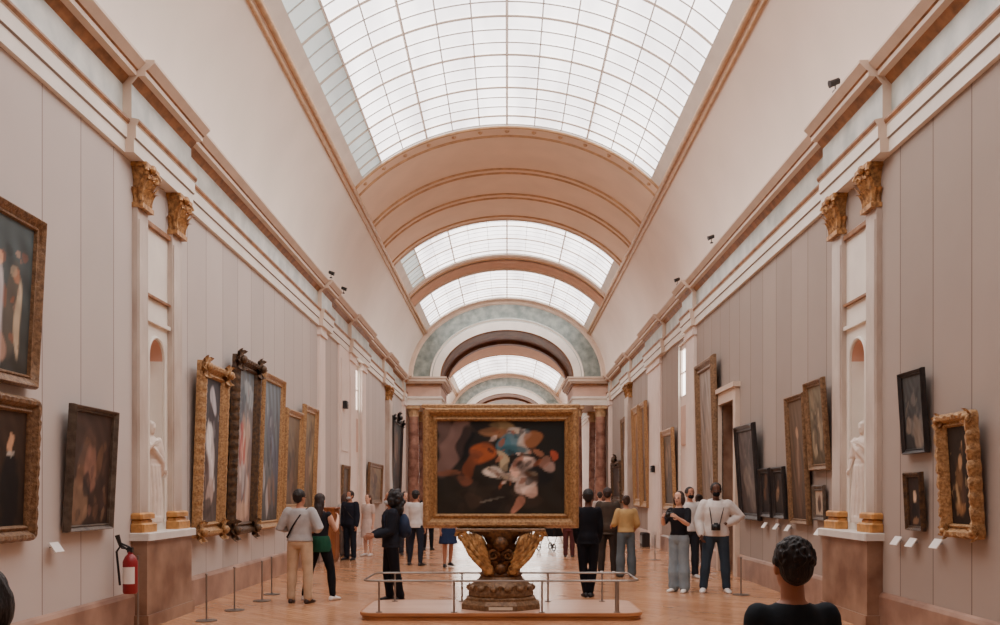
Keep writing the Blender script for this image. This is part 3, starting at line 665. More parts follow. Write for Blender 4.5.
# --- stand
st = thing('carved_stand', 'gilded stand carved with spreading wings and leaves on stepped octagonal base', 'stand', (CX, CY, .1042))
def octa(r, z, sy=.8): return [Vector((r*math.cos(PI/8+PI/4*i)/math.cos(PI/8)*.96, sy*r*math.sin(PI/8+PI/4*i)/math.cos(PI/8)*.96, z)) for i in range(8)]
mb = MB(); mb.rings([octa(.56,0),octa(.56,.07),octa(.54,.09),octa(.5,.12),octa(.5,.15),octa(.46,.17)]); mb.build('stepped_base', M_golddark, st)
mb = MB(); mb.loft([(0,0,.16,.43,.36),(0,0,.19,.455,.38),(0,0,.24,.45,.38),(0,0,.3,.42,.35),(0,0,.36,.38,.31),(0,0,.4,.32,.26),(0,0,.44,.29,.24)], 32)
for i in range(14):
    a = 2*PI*i/14; mb.ell((.425*math.cos(a), .355*math.sin(a), .285), (.06,.06,.05), 8, 6)
    leaf(mb, (.43*math.cos(a+.22), .36*math.sin(a+.22), .19), (math.cos(a+.22), math.sin(a+.22), .2), (0,0,1), .17, .1, .5)
mb.build('drum', M_golddark, st, smooth='auto')
mb = MB(); mb.loft([(0,0,.42,.27,.22),(0,0,.47,.3,.24),(0,0,.52,.25,.2),(0,0,.6,.16,.15),(0,0,.72,.15,.14),(0,0,.85,.18,.15),(0,0,.98,.24,.17),(0,0,1.04,.42,.18),(0,0,1.09,.5,.18)], 28)
for i in range(10):
    a = 2*PI*i/10; leaf(mb, (.24*math.cos(a), .2*math.sin(a), .46), (math.cos(a), math.sin(a), 0), (0,0,1), .26, .15, 1.0)
for i in range(6):
    a = PI + PI*(i+.5)/6; leaf(mb, (.19*math.cos(a), .18*math.sin(a), .66), (math.cos(a), math.sin(a), 0), (0,0,1), .3, .14, 1.1)
mb.ell((0,-.24,.9), (.1,.08,.1), 12, 8); mb.ell((0,-.22,.56), (.08,.07,.07), 12, 8); volute(mb, (-.1,-.24,.74), (1,0,0), (0,0,1), .08, .025); volute(mb, (.1,-.24,.74), (-1,0,0), (0,0,1), .08, .025)
mb.build('carved_body', mat('shadowed gold', (122,82,44), .42, metal=.3, col2=(66,44,28), vscale=22, bump=.5, bscale=50), st, smooth='auto')  # darker gold, shade behind the wings put into the colour
for s in (-1, 1):
    mb = MB()
    def feather(p0, p1, p2, w, th, n=9):
        p0, p1, p2 = Vector(p0), Vector(p1), Vector(p2); rings = []
        for i in range(n+1):
            f = i/n; p = p0*(1-f)**2 + p1*2*f*(1-f) + p2*f*f; d = ((p1-p0)*(1-f) + (p2-p1)*f).normalized()
            sd = d.cross(Vector((0,-1,0))).normalized(); up = d.cross(sd).normalized()
            q = w*(.35+.65*math.sin(PI*min(1,.12+.8*f)))*(1 if f < .85 else (1.02-f)/.17)
            rings.append([p + sd*q*math.cos(2*PI*j/8) + up*th*(.3+q/w)*math.sin(2*PI*j/8) for j in range(8)])
        mb.rings(rings)
    for row, (yy, r0, ln, ww) in enumerate(((.06,.0,1.0,.06),(-.10,.0,1.0,.055),(-.17,.02,.74,.05),(-.22,.04,.5,.045))):
        for i in range(9 - row):
            f = i/(8-row)
            root = (s*(.12+.12*f), yy, .50+.34*f)
            ang = math.radians(52+34*f) if row < 2 else math.radians(48+40*f)
            L = (.66-.28*f)*ln; tip = (root[0]+s*L*math.cos(ang)*1.15+s*.06, yy-.05, min(1.05, root[2]+L*math.sin(ang)))
            mid = (root[0]+s*L*.42*math.cos(ang-.5*0)+s*.09, yy-.06, root[2]+L*.42*math.sin(ang-.25))
            feather(root, mid, tip, ww, .022)
    volute(mb, (s*.6,-.14,1.0), (s,0,0), (0,0,1), .09, .03, 1.6); volute(mb, (s*.2,-.24,.54), (s,0,0), (0,0,1), .075, .028, 1.6)
    mb.limb([(s*.1,-.12,.45),(s*.22,-.14,.52),(s*.26,-.12,.62)], [.07,.075,.05], 10)
    mb.build('wing', mat('lit carved gold', (200,154,96), .4, metal=.3, col2=(120,82,46), vscale=14, bump=.6, bscale=40), st, smooth='auto')  # brighter gold, light on the front feathers put into the colour
mb = MB(); mb.bbox((-.62,-.17,1.065), (.62,.19,1.105), .015); mb.build('shelf', M_golddark, st)
for ch in st.children:
    for v in ch.data.vertices:
        if ch.name.startswith('wing'): v.co.x = (1 if v.co.x > 0 else -1)*(abs(v.co.x)*.92 - .015); v.co.z = v.co.z - .5*max(0, .36-abs(v.co.x))*max(0, v.co.z-.75)/.3
        v.co.z = min(v.co.z, 1.105)
mb = MB(); mb.box((-.16,-.47,.02), (.16,-.455,.06)); 
o = mb.build('plaque', mat('pale plaque', (214,200,178), .5), st); o.location = (0, -.0, .0)
o.data.transform(Matrix.Translation((0,-.0,0)))

# --- dais and low rail
def rrect(x0, x1, y0, y1, r, n=8):
    out = []
    for cx, cy, a0 in ((x1-r,y0+r,-90),(x1-r,y1-r,0),(x0+r,y1-r,90),(x0+r,y0+r,180)):
        for i in range(n+1):
            a = math.radians(a0 + 90*i/n); out.append((cx+r*math.cos(a), cy+r*math.sin(a)))
    return out
DX0, DX1, DY0, DY1 = -1.99, 1.83, 11.95, 13.5
ds = thing('dais', 'low round cornered wooden platform under the gilded stand', 'platform', (0,0,0))
mb = MB()
for a, b, g in ((0,.045,.025),(.045,.06,.04),(.06,.1,0.0)):
    mb.prism(rrect(DX0+g,DX1-g,DY0+g,DY1-g,.25), 'z', a, b)
mb.build('edge_board', mat('platform edge wood', (190,132,84), .4, col2=(160,104,64), vscale=5, stretch=(.3,.3,4)), ds)
mb = MB(); mb.prism(rrect(DX0+.03,DX1-.03,DY0+.03,DY1-.03,.23), 'z', .1, .104); mb.build('platform_top', mat('pale platform wood', (216,178,154), .3, col2=(204,162,138), vscale=2, stretch=(.3,3,1)), ds)
rl = thing('low_barrier', 'low steel rail with thin posts around the gilded stand', 'barrier', (0,0,.104))
mb = MB(); path = [(x, y, .42) for x, y in rrect(-1.93, 1.77, 12.03, 13.25, .16)]
mb.tube(path, .014, 8, loop=True); mb.build('rail', M_steel, rl, smooth='auto')
for px, y, r in ((379,12.03,.014),(454,12.03,.014),(542,12.03,.014),(617,12.03,.03),(462,13.25,.014),(395,13.25,.014),(602,13.25,.014),(548,13.25,.014)):
    x = (px-507)/900*y; mb = MB(); mb.tube([(x,y,0),(x,y,.42)], r, 8); mb.loft([(x,y,0,.045,.045),(x,y,.01,.045,.045)], 12); mb.build('post', M_steel, rl, smooth='auto')

# ------------------------------------------------------------------ wall labels, spotlights, sensors, barriers, extinguisher
M_plate = mat('white plate', (232,226,220), .5)
def plate(side, y, z, label, grp='label plates'):
    t = thing('label_plate', label, 'label', (wx(side,0), y, z), (0,0,PI/2 if side < 0 else -PI/2), grp)
    mb = MB(); mb.tube([(0,.005,0),(0,-.06,.0)], .008, 6); mb.build('bracket', M_steel, t)
    mb = MB(); mb.box((-.09,-.006,-.06),(.09,.006,.06)); o = mb.build('plate', M_plate, t); o.location = (0,-.075,0); o.rotation_euler = (math.radians(-35),0,0)
plate(-1, 9.28, 1.14, 'white label plate below the thin grey framed picture')
plate(1, 9.75, 1.15, 'white label plate below the heavily carved gold frame')
plate(1, 10.35, 1.13, 'white label plate below the smallest portrait, nearer the carved gold frame')
plate(1, 10.75, 1.13, 'white label plate below the smallest portrait, nearer the niche pier')
plate(1, 13.45, 1.12, 'white label plate below the little brown framed picture')
plate(1, 14.9, 1.12, 'white label plate below the narrow full length portrait')
plate(1, 15.55, 1.12, 'white label plate below the small black frame nearer the full length portrait')
plate(1, 16.25, 1.12, 'white label plate below the small black frame nearer the large black one')

def spot(side, x, y, z, label):
    t = thing('spotlight', label, 'spotlight', (x, y, z), (0,0,PI/2 if side < 0 else -PI/2), 'cornice spotlights'); t.scale = (.6,.6,.6)
    mb = MB(); mb.box((-.05,-.05,-.2),(.05,.05,-.17)); mb.tube([(0,0,-.19),(0,0,-.02)], .014, 6); mb.build('stem', M_black, t)
    mb = MB(); mb.tube([(0,.1,.05),(0,.08,.05),(0,-.1,-.02),(0,-.13,-.03)], [.04,.07,.075,.085], 12); mb.build('lamp_head', M_black, t, smooth='auto')
spot(-1, -4.34, 22.2, 7.12, 'black spotlight on the cornice above the gold framed olive picture')
spot(-1, -4.34, 23.9, 7.12, 'black spotlight on the cornice just past the pale pilaster')
spot(1, 4.34, 19.1, 7.12, 'black spotlight on the cornice above the marble doorway')
spot(1, 4.34, 22.9, 7.12, 'black spotlight on the cornice above the pilaster beside the tall window')
spot(1, 4.34, 11.9, 7.12, 'black spotlight on the cornice above the niche pier')
def sensor(side, y, z, label):
    t = thing('wall_sensor', label, 'sensor', (wx(side,.09 if side > 0 else .09), y, z), (0,0,PI/2 if side < 0 else -PI/2))
    mb = MB(); mb.bbox((-.14,-.1,0),(.14,.02,.22), .02); mb.build('housing', M_black, t)
    mb = MB(); mb.ell((0,-.1,.1),(.05,.03,.05),10,6); mb.build('lens', M_steel, t, smooth=True)
sensor(1, 28.4, 2.35, 'small black box sensor on the wide pale pilaster')
sensor(-1, 25.6, 4.1, 'small black sensor on the white marble wall panel')
mb = MB(); 
t = thing('floor_box', 'small dark box at the foot of the wide pale pilaster', 'box', (4.38, 28.6, 0)); mb.bbox((-.12,-.3,0),(.12,.3,.45),.03); mb.build('housing', M_dark, t); mb = MB(); mb.box((-.13,-.25,.1),(-.12,.25,.35)); mb.build('grille', M_black, t)

def stanchion(px, fy, label):
    y = 1530/(fy-493); x = (px-507)/900*y
    t = thing('barrier_post', label, 'barrier post', (x,y,0), group='wall side barrier posts')
    mb = MB(); mb.loft([(0,0,0,.14,.14),(0,0,.012,.14,.14),(0,0,.022,.05,.05)], 20); mb.build('foot', M_steel, t, smooth='auto')
    mb = MB(); mb.tube([(0,0,.02),(0,0,.62)], .013, 8); mb.ell((0,0,.62),(.02,.02,.02),8,6); mb.build('pole', M_steel, t, smooth='auto')
stanchion(206.5, 621, 'thin steel barrier post beside the brown marble pedestal, nearest one')
stanchion(234.5, 610.5, 'thin steel barrier post below the bright gold carved frame, second one')
stanchion(262, 601, 'thin steel barrier post below the black carved frame, third one')
stanchion(271.7, 594.5, 'thin steel barrier post nearest the man in beige trousers')
stanchion(741, 595, 'thin steel barrier post beside the man in the white hooded top')
stanchion(686, 573, 'thin steel barrier post behind the woman in light jeans')
stanchion(655, 560, 'thin steel barrier post before the dark floor box')

ex = thing('fire_extinguisher', 'red fire extinguisher on thin steel stand beside the brown marble pedestal', 'fire extinguisher', (-4.5, 10.75, 0))
M_red = mat('extinguisher red', (138, 24, 32), .4)
mb = MB(); mb.tube([(.06,.08,0),(.06,.08,.95)], .014, 8); mb.loft([(.06,.08,0,.12,.12),(.06,.08,.015,.12,.12),(.06,.08,.025,.03,.03)],16); mb.build('stand', M_steel, ex, smooth='auto')
mb = MB(); mb.loft([(0,0,.50,.075,.075),(0,0,.52,.085,.085),(0,0,.88,.085,.085),(0,0,.94,.06,.06),(0,0,.97,.03,.03),(0,0,1.0,.028,.028)], 20); mb.build('cylinder', M_red, ex, smooth='auto')
mb = MB(); mb.grid(lambda a, b: (.0865*math.sin(-1.0+2.0*a), -.0865*math.cos(-1.0+2.0*a), .62+.2*b), 12, 1); mb.build('paper_label', M_plate, ex, smooth=True)
mb = MB(); mb.box((-.03,-.025,.99),(.03,.025,1.05)); mb.tube([(0,0,1.05),(-.1,-.02,1.10)], .012, 6); mb.tube([(0,0,1.03),(-.1,-.02,1.045)], .01, 6); mb.build('valve', M_black, ex)
mb = MB(); mb.tube([(-.03,0,1.02),(-.1,-.02,1.08),(-.15,-.03,1.0),(-.13,-.03,.8),(-.11,-.03,.6)], .014, 8); mb.tube([(-.1,-.02,1.05),(-.14,-.04,1.2)], [.02,.03], 8); mb.build('hose', M_black, ex, smooth='auto')

cb = thing('wooden_cabinet', 'orange brown wooden cabinet standing at the foot of the pale pilaster', 'cabinet', (-4.33, 22.2, 0))
M_wood = mat('orange wood', (160,96,54), .4, col2=(124,70,38), vscale=4, stretch=(4,4,.4))
mb = MB(); mb.box((-.13,-.3,.06),(.13,.3,1.3)); mb.box((-.11,-.28,0),(.11,.28,.06)); mb.build('carcass', M_wood, cb)
mb = MB(); mb.bbox((-.16,-.33,1.3),(.16,.33,1.35),.015); mb.build('top', M_wood, cb)
mb = MB(); mb.box((.13,-.27,.1),(.148,.27,1.26)); dd = mb.build('door', M_wood, cb); mb = MB(); mb.ell((.16,.2,.7),(.018,.018,.018),8,6); mb.build('knob', M_gold, dd)

exec_people = True
# ------------------------------------------------------------------ people
REMESH = []
def soft(o, vox, it=4, fingers=None):
    r = o.modifiers.new('r', 'REMESH'); r.mode = 'VOXEL'; r.voxel_size = vox; r.use_smooth_shade = True
    s = o.modifiers.new('s', 'SMOOTH'); s.iterations = it; s.factor = .5
    REMESH.append((o, fingers))
def norm(v): return Vector(v).normalized()
SKIN = {'light': (214,168,144), 'tan': (176,124,98), 'dark': (92,60,46)}
def skinmat(k): return mat('skin '+k, SKIN[k], .5, spec=.3)
def cloth(c, r=.85): return mat('cloth %d %d %d' % c, c, r, var=.1, vscale=6, bump=.25, bscale=18, spec=.2)
TORSO = [(.84,.10,.085,0),(.90,.16,.112,.005),(.97,.165,.115,.008),(1.06,.142,.1,0),(1.16,.146,.102,-.004),(1.27,.17,.115,-.006),(1.37,.178,.108,0),(1.43,.135,.085,.006),(1.47,.075,.065,.01)]
DOWN = ((.12,.0,-1),(.06,-.12,-1))
def person(label, px, fy, H, rot, skin, hair, hcol, top, bottom, shoes, arms=None, legs=None, d=None, x=None, mask=None, extras=None, wide=1.0, group=None, vox=.012, headyaw=0, statue=None, z=0.0, loc=None):
    if d is None and loc is None: d = 1530/(fy-493)
    if loc is None: loc = ((px-507)/900*d, d, 0)
    k = H/1.75
    arms = arms or (((-.12,.02,-1),(-.03,-.15,-1)), ((.12,.02,-1),(.03,-.15,-1)))
    legs = legs or (((-.03,0,-1),(-.01,.03,-1)), ((.03,0,-1),(.01,.03,-1)))
    # skeleton
    J = {}; low = 9
    for i, s in enumerate((-1, 1)):
        h = Vector((s*.09*wide, 0, .92)); kn = h + norm(legs[i][0])*.43; an = kn + norm(legs[i][1])*.415
        J['h',i], J['k',i], J['a',i] = h, kn, an; low = min(low, an.z)
    dz = .085 - low
    for i, s in enumerate((-1, 1)):
        for q in 'hka': J[q,i] = J[q,i] + Vector((0,0,dz))
        sh = Vector((s*.172*wide, .005, 1.405+dz)); el = sh + norm(arms[i][0])*.285; wr = el + norm(arms[i][1])*.245
        J['s',i], J['e',i], J['w',i] = sh, el, wr
    T = [(z+dz, rx*wide, ry, cy) for z, rx, ry, cy in TORSO]
    hy = Matrix.Rotation(math.radians(headyaw), 3, 'Z'); hc = Vector((0, 0, 1.515+dz))
    def HD(p): return hc + hy @ Vector(p)
    b = MB()
    b.loft([(0, cy, z, rx, ry) for z, rx, ry, cy in T], 18)
    b.limb([(0,.015,1.42+dz),(0,.008,1.48+dz),(0,-.002,1.56+dz)], [.062,.054,.052], 12)
    HS = [(0,.018,.018,-.062),(.012,.035,.034,-.052),(.045,.054,.066,-.026),(.09,.067,.085,-.008),(.14,.074,.096,.002),(.185,.072,.094,.004),(.215,.052,.07,.006),(.233,.016,.02,.008)]
    b.rings([[HD((rx*math.cos(2*PI*j/18), cy+ry*math.sin(2*PI*j/18), zz)) for j in range(18)] for zz, rx, ry, cy in HS])
    b.limb([HD((0,-.088,.13)),HD((0,-.108,.098)),HD((0,-.104,.09))], [.009,.016,.013], 8)
    for s in (-1, 1): b.ell(HD((s*.077,.012,.105)), (.014,.022,.034), 8, 6)
    b.limb([HD((-.018,-.088,.058)),HD((.018,-.088,.058))], [.008,.008], 8)
    F = MB()
    for i, s in enumerate((-1, 1)):
        S, E, Wr = J['s',i], J['e',i], J['w',i]; m1 = S.lerp(E,.5); m2 = E.lerp(Wr,.35)
        b.limb([S, m1, E, m2, Wr], [.056,.049,.041,.041,.027], 10)
        dr = norm(Wr-E); n1 = Vector((s,0,0)) - dr*dr.x*s
        n1 = n1.normalized() if n1.length > .2 else Vector((0,-1,0)); n2 = dr.cross(n1).normalized()
        M = Matrix((n1*1, n2*1, dr*1)).transposed()
        b.limb([Wr, Wr+dr*.03], [.027,.028], 8); b.ell(Wr+dr*.058, (.018,.04,.05), 10, 8, 0, M)
        for q, (off, ln) in enumerate(((-.028,.068),(-.009,.078),(.01,.073),(.028,.058))):
            p0 = Wr+dr*.088+n2*off; p1 = p0+(dr*.9-n1*.25).normalized()*ln*.5; p2 = p1+(dr*.55-n1*.8).normalized()*ln*.5
            F.limb([p0-dr*.02, p0, p1, p2], [.0095,.009,.0085,.007], 6)
        fs = n2 if (n2.y < 0) else -n2
        p0 = Wr+dr*.03+fs*.03; p1 = p0+(dr*.7+fs*.6-n1*.2).normalized()*.035; p2 = p1+(dr-n1*.3).normalized()*.03
        F.limb([p0, p1, p2], [.013,.011,.008], 6)
        Hh, K, A = J['h',i], J['k',i], J['a',i]
        b.limb([Hh, Hh.lerp(K,.5), K, K.lerp(A,.3), K.lerp(A,.7), A], [.088,.074,.055,.058,.044,.036], 12)
        ft = Vector((s*.2,-1,0)).normalized(); az = A.z-.085
        b.limb([A+Vector((0,.02,-.04)), A+ft*.07+Vector((0,0,-.05)), A+ft*.14+Vector((0,0,-.062))], [.038,.036,.024], 10)
    def scaled(mbx):
        mbx.v = [(p[0]*k, p[1]*k, p[2]*k) for p in mbx.v]; return mbx
    if statue:                                # draped marble figure in a single piece
        for i in (0, 1):
            b.limb([J['s',i]+Vector((0,.01,0)), J['s',i].lerp(J['e',i],.5), J['e',i]], [.068,.07,.075], 10)
        b.loft([(0,0,.03+dz,.19,.15),(0,0,.3+dz,.17,.13),(0,0,.6+dz,.175,.135),(0,0,.9+dz,.18,.13),(0,0,1.05+dz,.155,.115)], 18)
        for j in range(9):
            a = PI+PI*j/8; b.limb([(.16*math.cos(a),.125*math.sin(a),.95+dz),(.19*math.cos(a+.15),.15*math.sin(a+.15),.45+dz),(.2*math.cos(a+.05),.16*math.sin(a+.05),.04+dz)], [.022,.028,.034], 8)
        b.limb([(-.17,-.08,1.38+dz),(0,-.135,1.2+dz),(.17,-.1,1.02+dz),(.22,.0,.8+dz)], [.04,.05,.055,.05], 8)
        b.ell(HD((0,.03,.15)), (.088,.098,.1), 12, 8); b.ell(HD((0,.12,.13)), (.045,.045,.045), 8, 6)
        b.loft([(0,0,-.05,.2,.2),(0,0,.06,.2,.2)], 16)
        for p in F.v: pass
        o = scaled(b).build('statue', statue, None, smooth=True); soft(o, .014*k, 3); F2 = scaled(F).mesh('f', statue, True); REMESH[-1] = (o, F2)
        o.location = loc; o.rotation_euler = (0,0,math.radians(rot)); return tag(o, label, 'statue')
    o = scaled(b).build('person', skinmat(skin), None, smooth=True)
    soft(o, vox, 3, scaled(F).mesh('f', skinmat(skin), True))
    o.location = loc; o.rotation_euler = (0,0,math.radians(rot)); tag(o, label, 'person', group)
    def child(mbx, name, m, v=.014, it=4):
        c = scaled(mbx).build(name, m, o, smooth=True)
        if v: soft(c, v, it)
        return c
    # eyes
    mo = MB(); mo.ell(HD((0,-.092,.058)), (.026,.008,.007), 8, 6); child(mo, 'mouth', mat('lips', (150,92,84), .5), 0)
    for s in (-1, 1):
        e = MB(); e.ell(HD((s*.031,-.088,.118)), (.016,.009,.008), 8, 6); child(e, 'eye', mat('eye', (40,30,26), .3), 0)
    # top
    tc, sl, hem = top['c'], top.get('sleeve', 1), top.get('hem', .92)
    g = top.get('g', .016); m = MB()
    sec = []
    for z, rx, ry, cy in T:
        if z >= hem+dz: sec.append((0, cy, z, rx+g, ry+g))
    if not sec or sec[0][2] > hem+dz+.005:
        z0, rx, ry, cy = T[2]; f = max(0, (.97-hem)); sec.insert(0, (0, cy, hem+dz, rx+g+.04*f+.004, ry+g+.04*f+.004))
    sec[-1] = (0, .012, 1.468+dz, .078, .068)
    m.loft(sec, 20)
    for i in (0, 1):
        S, E, Wr = J['s',i], J['e',i], J['w',i]
        if sl <= 0: m.limb([S, S.lerp(E,.06)], [.06,.058], 10)
        elif sl <= 1: m.limb([S, S.lerp(E,.5*sl), S.lerp(E,sl)], [.056+g,.052+g,.05+g], 10)
        else:
            f = sl-1; m.limb([S, S.lerp(E,.5), E, E.lerp(Wr,.5*f), E.lerp(Wr,f)], [.056+g,.051+g,.046+g,.042+g,.034+g*.7], 10)
    if top.get('hood'):
        m.limb([(-.1,.02,1.46+dz),(-.06,.09,1.47+dz),(.06,.09,1.47+dz),(.1,.02,1.46+dz),(.05,-.07,1.43+dz),(-.05,-.07,1.43+dz),(-.1,.02,1.46+dz)], [.04]*7, 8)
    child(m, top.get('name', 'shirt'), cloth(tc))
    # bottom
    kd = bottom['kind']; bc = bottom['c']; m = MB(); gg = .014
    if kd == 'skirt':
        m.loft([(0,0,bottom.get('len',.5)+dz,.24,.2),(0,0,.75+dz,.21,.16),(0,0,.97+dz,.182,.132),(0,0,1.05+dz,.16,.115)], 20)
    else:
        m.loft([(0, cy, z, rx+gg, ry+gg) for z, rx, ry, cy in T[:4]], 18)
        for i in (0, 1):
            Hh, K, A = J['h',i], J['k',i], J['a',i]; q = {'slim': (.016,.014,.014,.016), 'straight': (.018,.022,.024,.036), 'wide': (.02,.035,.05,.065), 'shorts': (.022,.03,0,0)}[kd]
            if kd == 'shorts': m.limb([Hh, Hh.lerp(K,.5), Hh.lerp(K,.85)], [.088+.02,.078+.022,.07+.03], 12)
            else: m.limb([Hh, Hh.lerp(K,.5), K, K.lerp(A,.35), K.lerp(A,.75), A+Vector((0,0,.01))], [.09+q[0],.076+q[0],.056+q[1],.058+q[2],.044+q[2],.036+q[3]], 12)
    child(m, 'skirt' if kd == 'skirt' else 'shorts' if kd == 'shorts' else 'trousers', cloth(bc))
    # shoes
    for i, s in enumerate((-1, 1)):
        A = J['a',i]; ft = Vector((s*.2,-1,0)).normalized(); sh = MB(); sd = Vector((-ft.y, ft.x, 0))
        rr = []
        for f, wv, hh in ((-.075,.02,.035),(-.06,.036,.07),(-.01,.042,.09),(.05,.045,.08),(.11,.05,.055),(.16,.042,.045),(.19,.018,.028)):
            c = A + ft*f; zz = A.z-.085
            rr.append([Vector((c.x, c.y, 0)) + sd*wv*math.cos(2*PI*j/12) + Vector((0,0,zz+max(.0, hh*.5+hh*.55*math.sin(2*PI*j/12)))) for j in range(12)])
        sh.rings(rr); child(sh, 'shoe', mat('shoe %d %d %d' % shoes, shoes, .5), 0)
    # hair
    if hair:
        m = MB()
        m.ell(HD((0,.02,.155)), (.087,.102,.092), 14, 10)
        if hair == 'short':
            m.ell(HD((0,.05,.11)), (.078,.07,.08), 12, 8)
            r = random.Random(9)
            for q in range(150):
                a, e = r.uniform(0, 2*PI), r.uniform(-.35, 1.5); p = Vector((math.cos(a)*math.cos(e)*.086, .024+math.sin(a)*math.cos(e)*.1, .15+math.sin(e)*.09))
                if p.y > -.045 or p.z > .2: m.ell(HD(p), (.011,.011,.016), 6, 5)
        if hair == 'bob': m.ell(HD((0,.05,.08)), (.098,.075,.11), 12, 8); m.ell(HD((-.075,.0,.08)), (.03,.06,.09), 8, 6); m.ell(HD((.075,.0,.08)), (.03,.06,.09), 8, 6)
        if hair == 'long': m.ell(HD((0,.06,.06)), (.094,.062,.14), 12, 8); m.limb([HD((0,.075,.02)), HD((0,.095,-.12)), HD((0,.10,-.22))], [.075,.07,.03], 10)
        if hair == 'bun': m.ell(HD((0,.045,.11)), (.078,.07,.085), 12, 8); m.ell(HD((0,.1,.2)), (.05,.05,.045), 10, 8)
        if hair == 'puffy':
            r = random.Random(5); m.ell(HD((0,.06,.11)), (.16,.14,.16), 14, 10)
            for q in range(26):
                a, e = r.uniform(0, 2*PI), r.uniform(-.6, 1.3); p = Vector((math.cos(a)*math.cos(e)*.15, .07+math.sin(a)*math.cos(e)*.13, .1+math.sin(e)*.15))
                if p.y > -.03: m.ell(HD(p), (.045,.045,.045), 8, 6)
            m.ell(HD((0,.11,-.04)), (.15,.1,.14), 12, 8)
        child(m, 'hair', mat('hair %d %d %d' % hcol, hcol, .6, bump=.6, bscale=70, stretch=(1,1,.3)), .005 if vox < .01 else .009, 1 if vox < .01 else 2)
    if mask:
        m = MB(); m.ell(HD((0,-.055,.06)), (.06,.062,.048), 12, 8); child(m, 'face_mask', cloth(mask), .009, 2)
    if extras: extras(o, J, HD, dz, scaled, child)
    return o
BLK = (26,26,30)
def ex_strap(col, name='shoulder_strap', bag=None, bagcol=None):
    def f(o, J, HD, dz, sc, child):
        m = MB(); m.tube([(-.13,.03,1.46+dz),(-.05,.128,1.36+dz),(.06,.135,1.2+dz),(.17,.10,1.02+dz),(.19,-.03,.98+dz),(.08,-.135,1.15+dz),(-.06,-.14,1.34+dz),(-.13,.0,1.47+dz)], .014, 6, flat=1); st_ = child(m, 'shoulder_strap', cloth(col), 0)
        if bag:
            m = MB(); m.bbox((.14,-.12,.80+dz),(.28,.12,1.02+dz),.03); child(m, 'bag', cloth(bagcol), .012, 3)
    return f
def ex_pack(col):
    def f(o, J, HD, dz, sc, child):
        m = MB(); m.ell((.02,.2,1.2+dz), (.15,.1,.2), 14, 10); m.ell((.02,.27,1.12+dz), (.1,.06,.1), 10, 8); child(m, 'backpack', cloth(col), .014, 4)
        for s in (-1, 1):
            m = MB(); m.tube([(s*.1,.13,1.4+dz),(s*.11,.02,1.475+dz),(s*.11,-.12,1.36+dz),(s*.12,-.1,1.15+dz),(s*.12,.1,1.08+dz)], .018, 6); child(m, 'backpack_strap', cloth(col), 0)
    return f
def ex_waist(col):
    def f(o, J, HD, dz, sc, child):
        m = MB(); m.loft([(0,.01,.80+dz,.2,.16),(0,.01,.9+dz,.205,.15),(0,.01,1.0+dz,.185,.135),(0,0,1.06+dz,.16,.118)], 18); child(m, 'tied_jacket', cloth(col), .014, 3)
    return f
def ex_camera(neck=True, at=None):
    def f(o, J, HD, dz, sc, child):
        p = Vector(at) + Vector((0,0,dz)) if at else (J['w',0]+J['w',1])/2 + Vector((0,-.03,.06))
        m = MB(); m.bbox((p.x-.07,p.y-.035,p.z-.05),(p.x+.07,p.y+.035,p.z+.05),.012); m.box((p.x-.03,p.y-.03,p.z+.045),(p.x+.03,p.y+.03,p.z+.07)); m.tube([(p.x,p.y-.03,p.z),(p.x,p.y-.1,p.z)], .038, 14); child(m, 'camera', M_black, 0)
        if neck:
            m = MB(); m.tube([(p.x-.06,p.y+.01,p.z+.04),(-.11,-.12,1.36+dz),(-.09,.0,1.475+dz),(0,.08,1.48+dz),(.09,.0,1.475+dz),(.11,-.12,1.36+dz),(p.x+.06,p.y+.01,p.z+.04)], .008, 6); child(m, 'camera_strap', M_black, 0)
    return f
def ex_phone(o, J, HD, dz, sc, child):
    p = (J['w',0]+J['w',1])/2 + Vector((0,-.02,.09)); m = MB(); m.bbox((p.x-.08,p.y-.01,p.z-.05),(p.x+.08,p.y+.01,p.z+.05),.006); child(m, 'phone', M_black, 0)

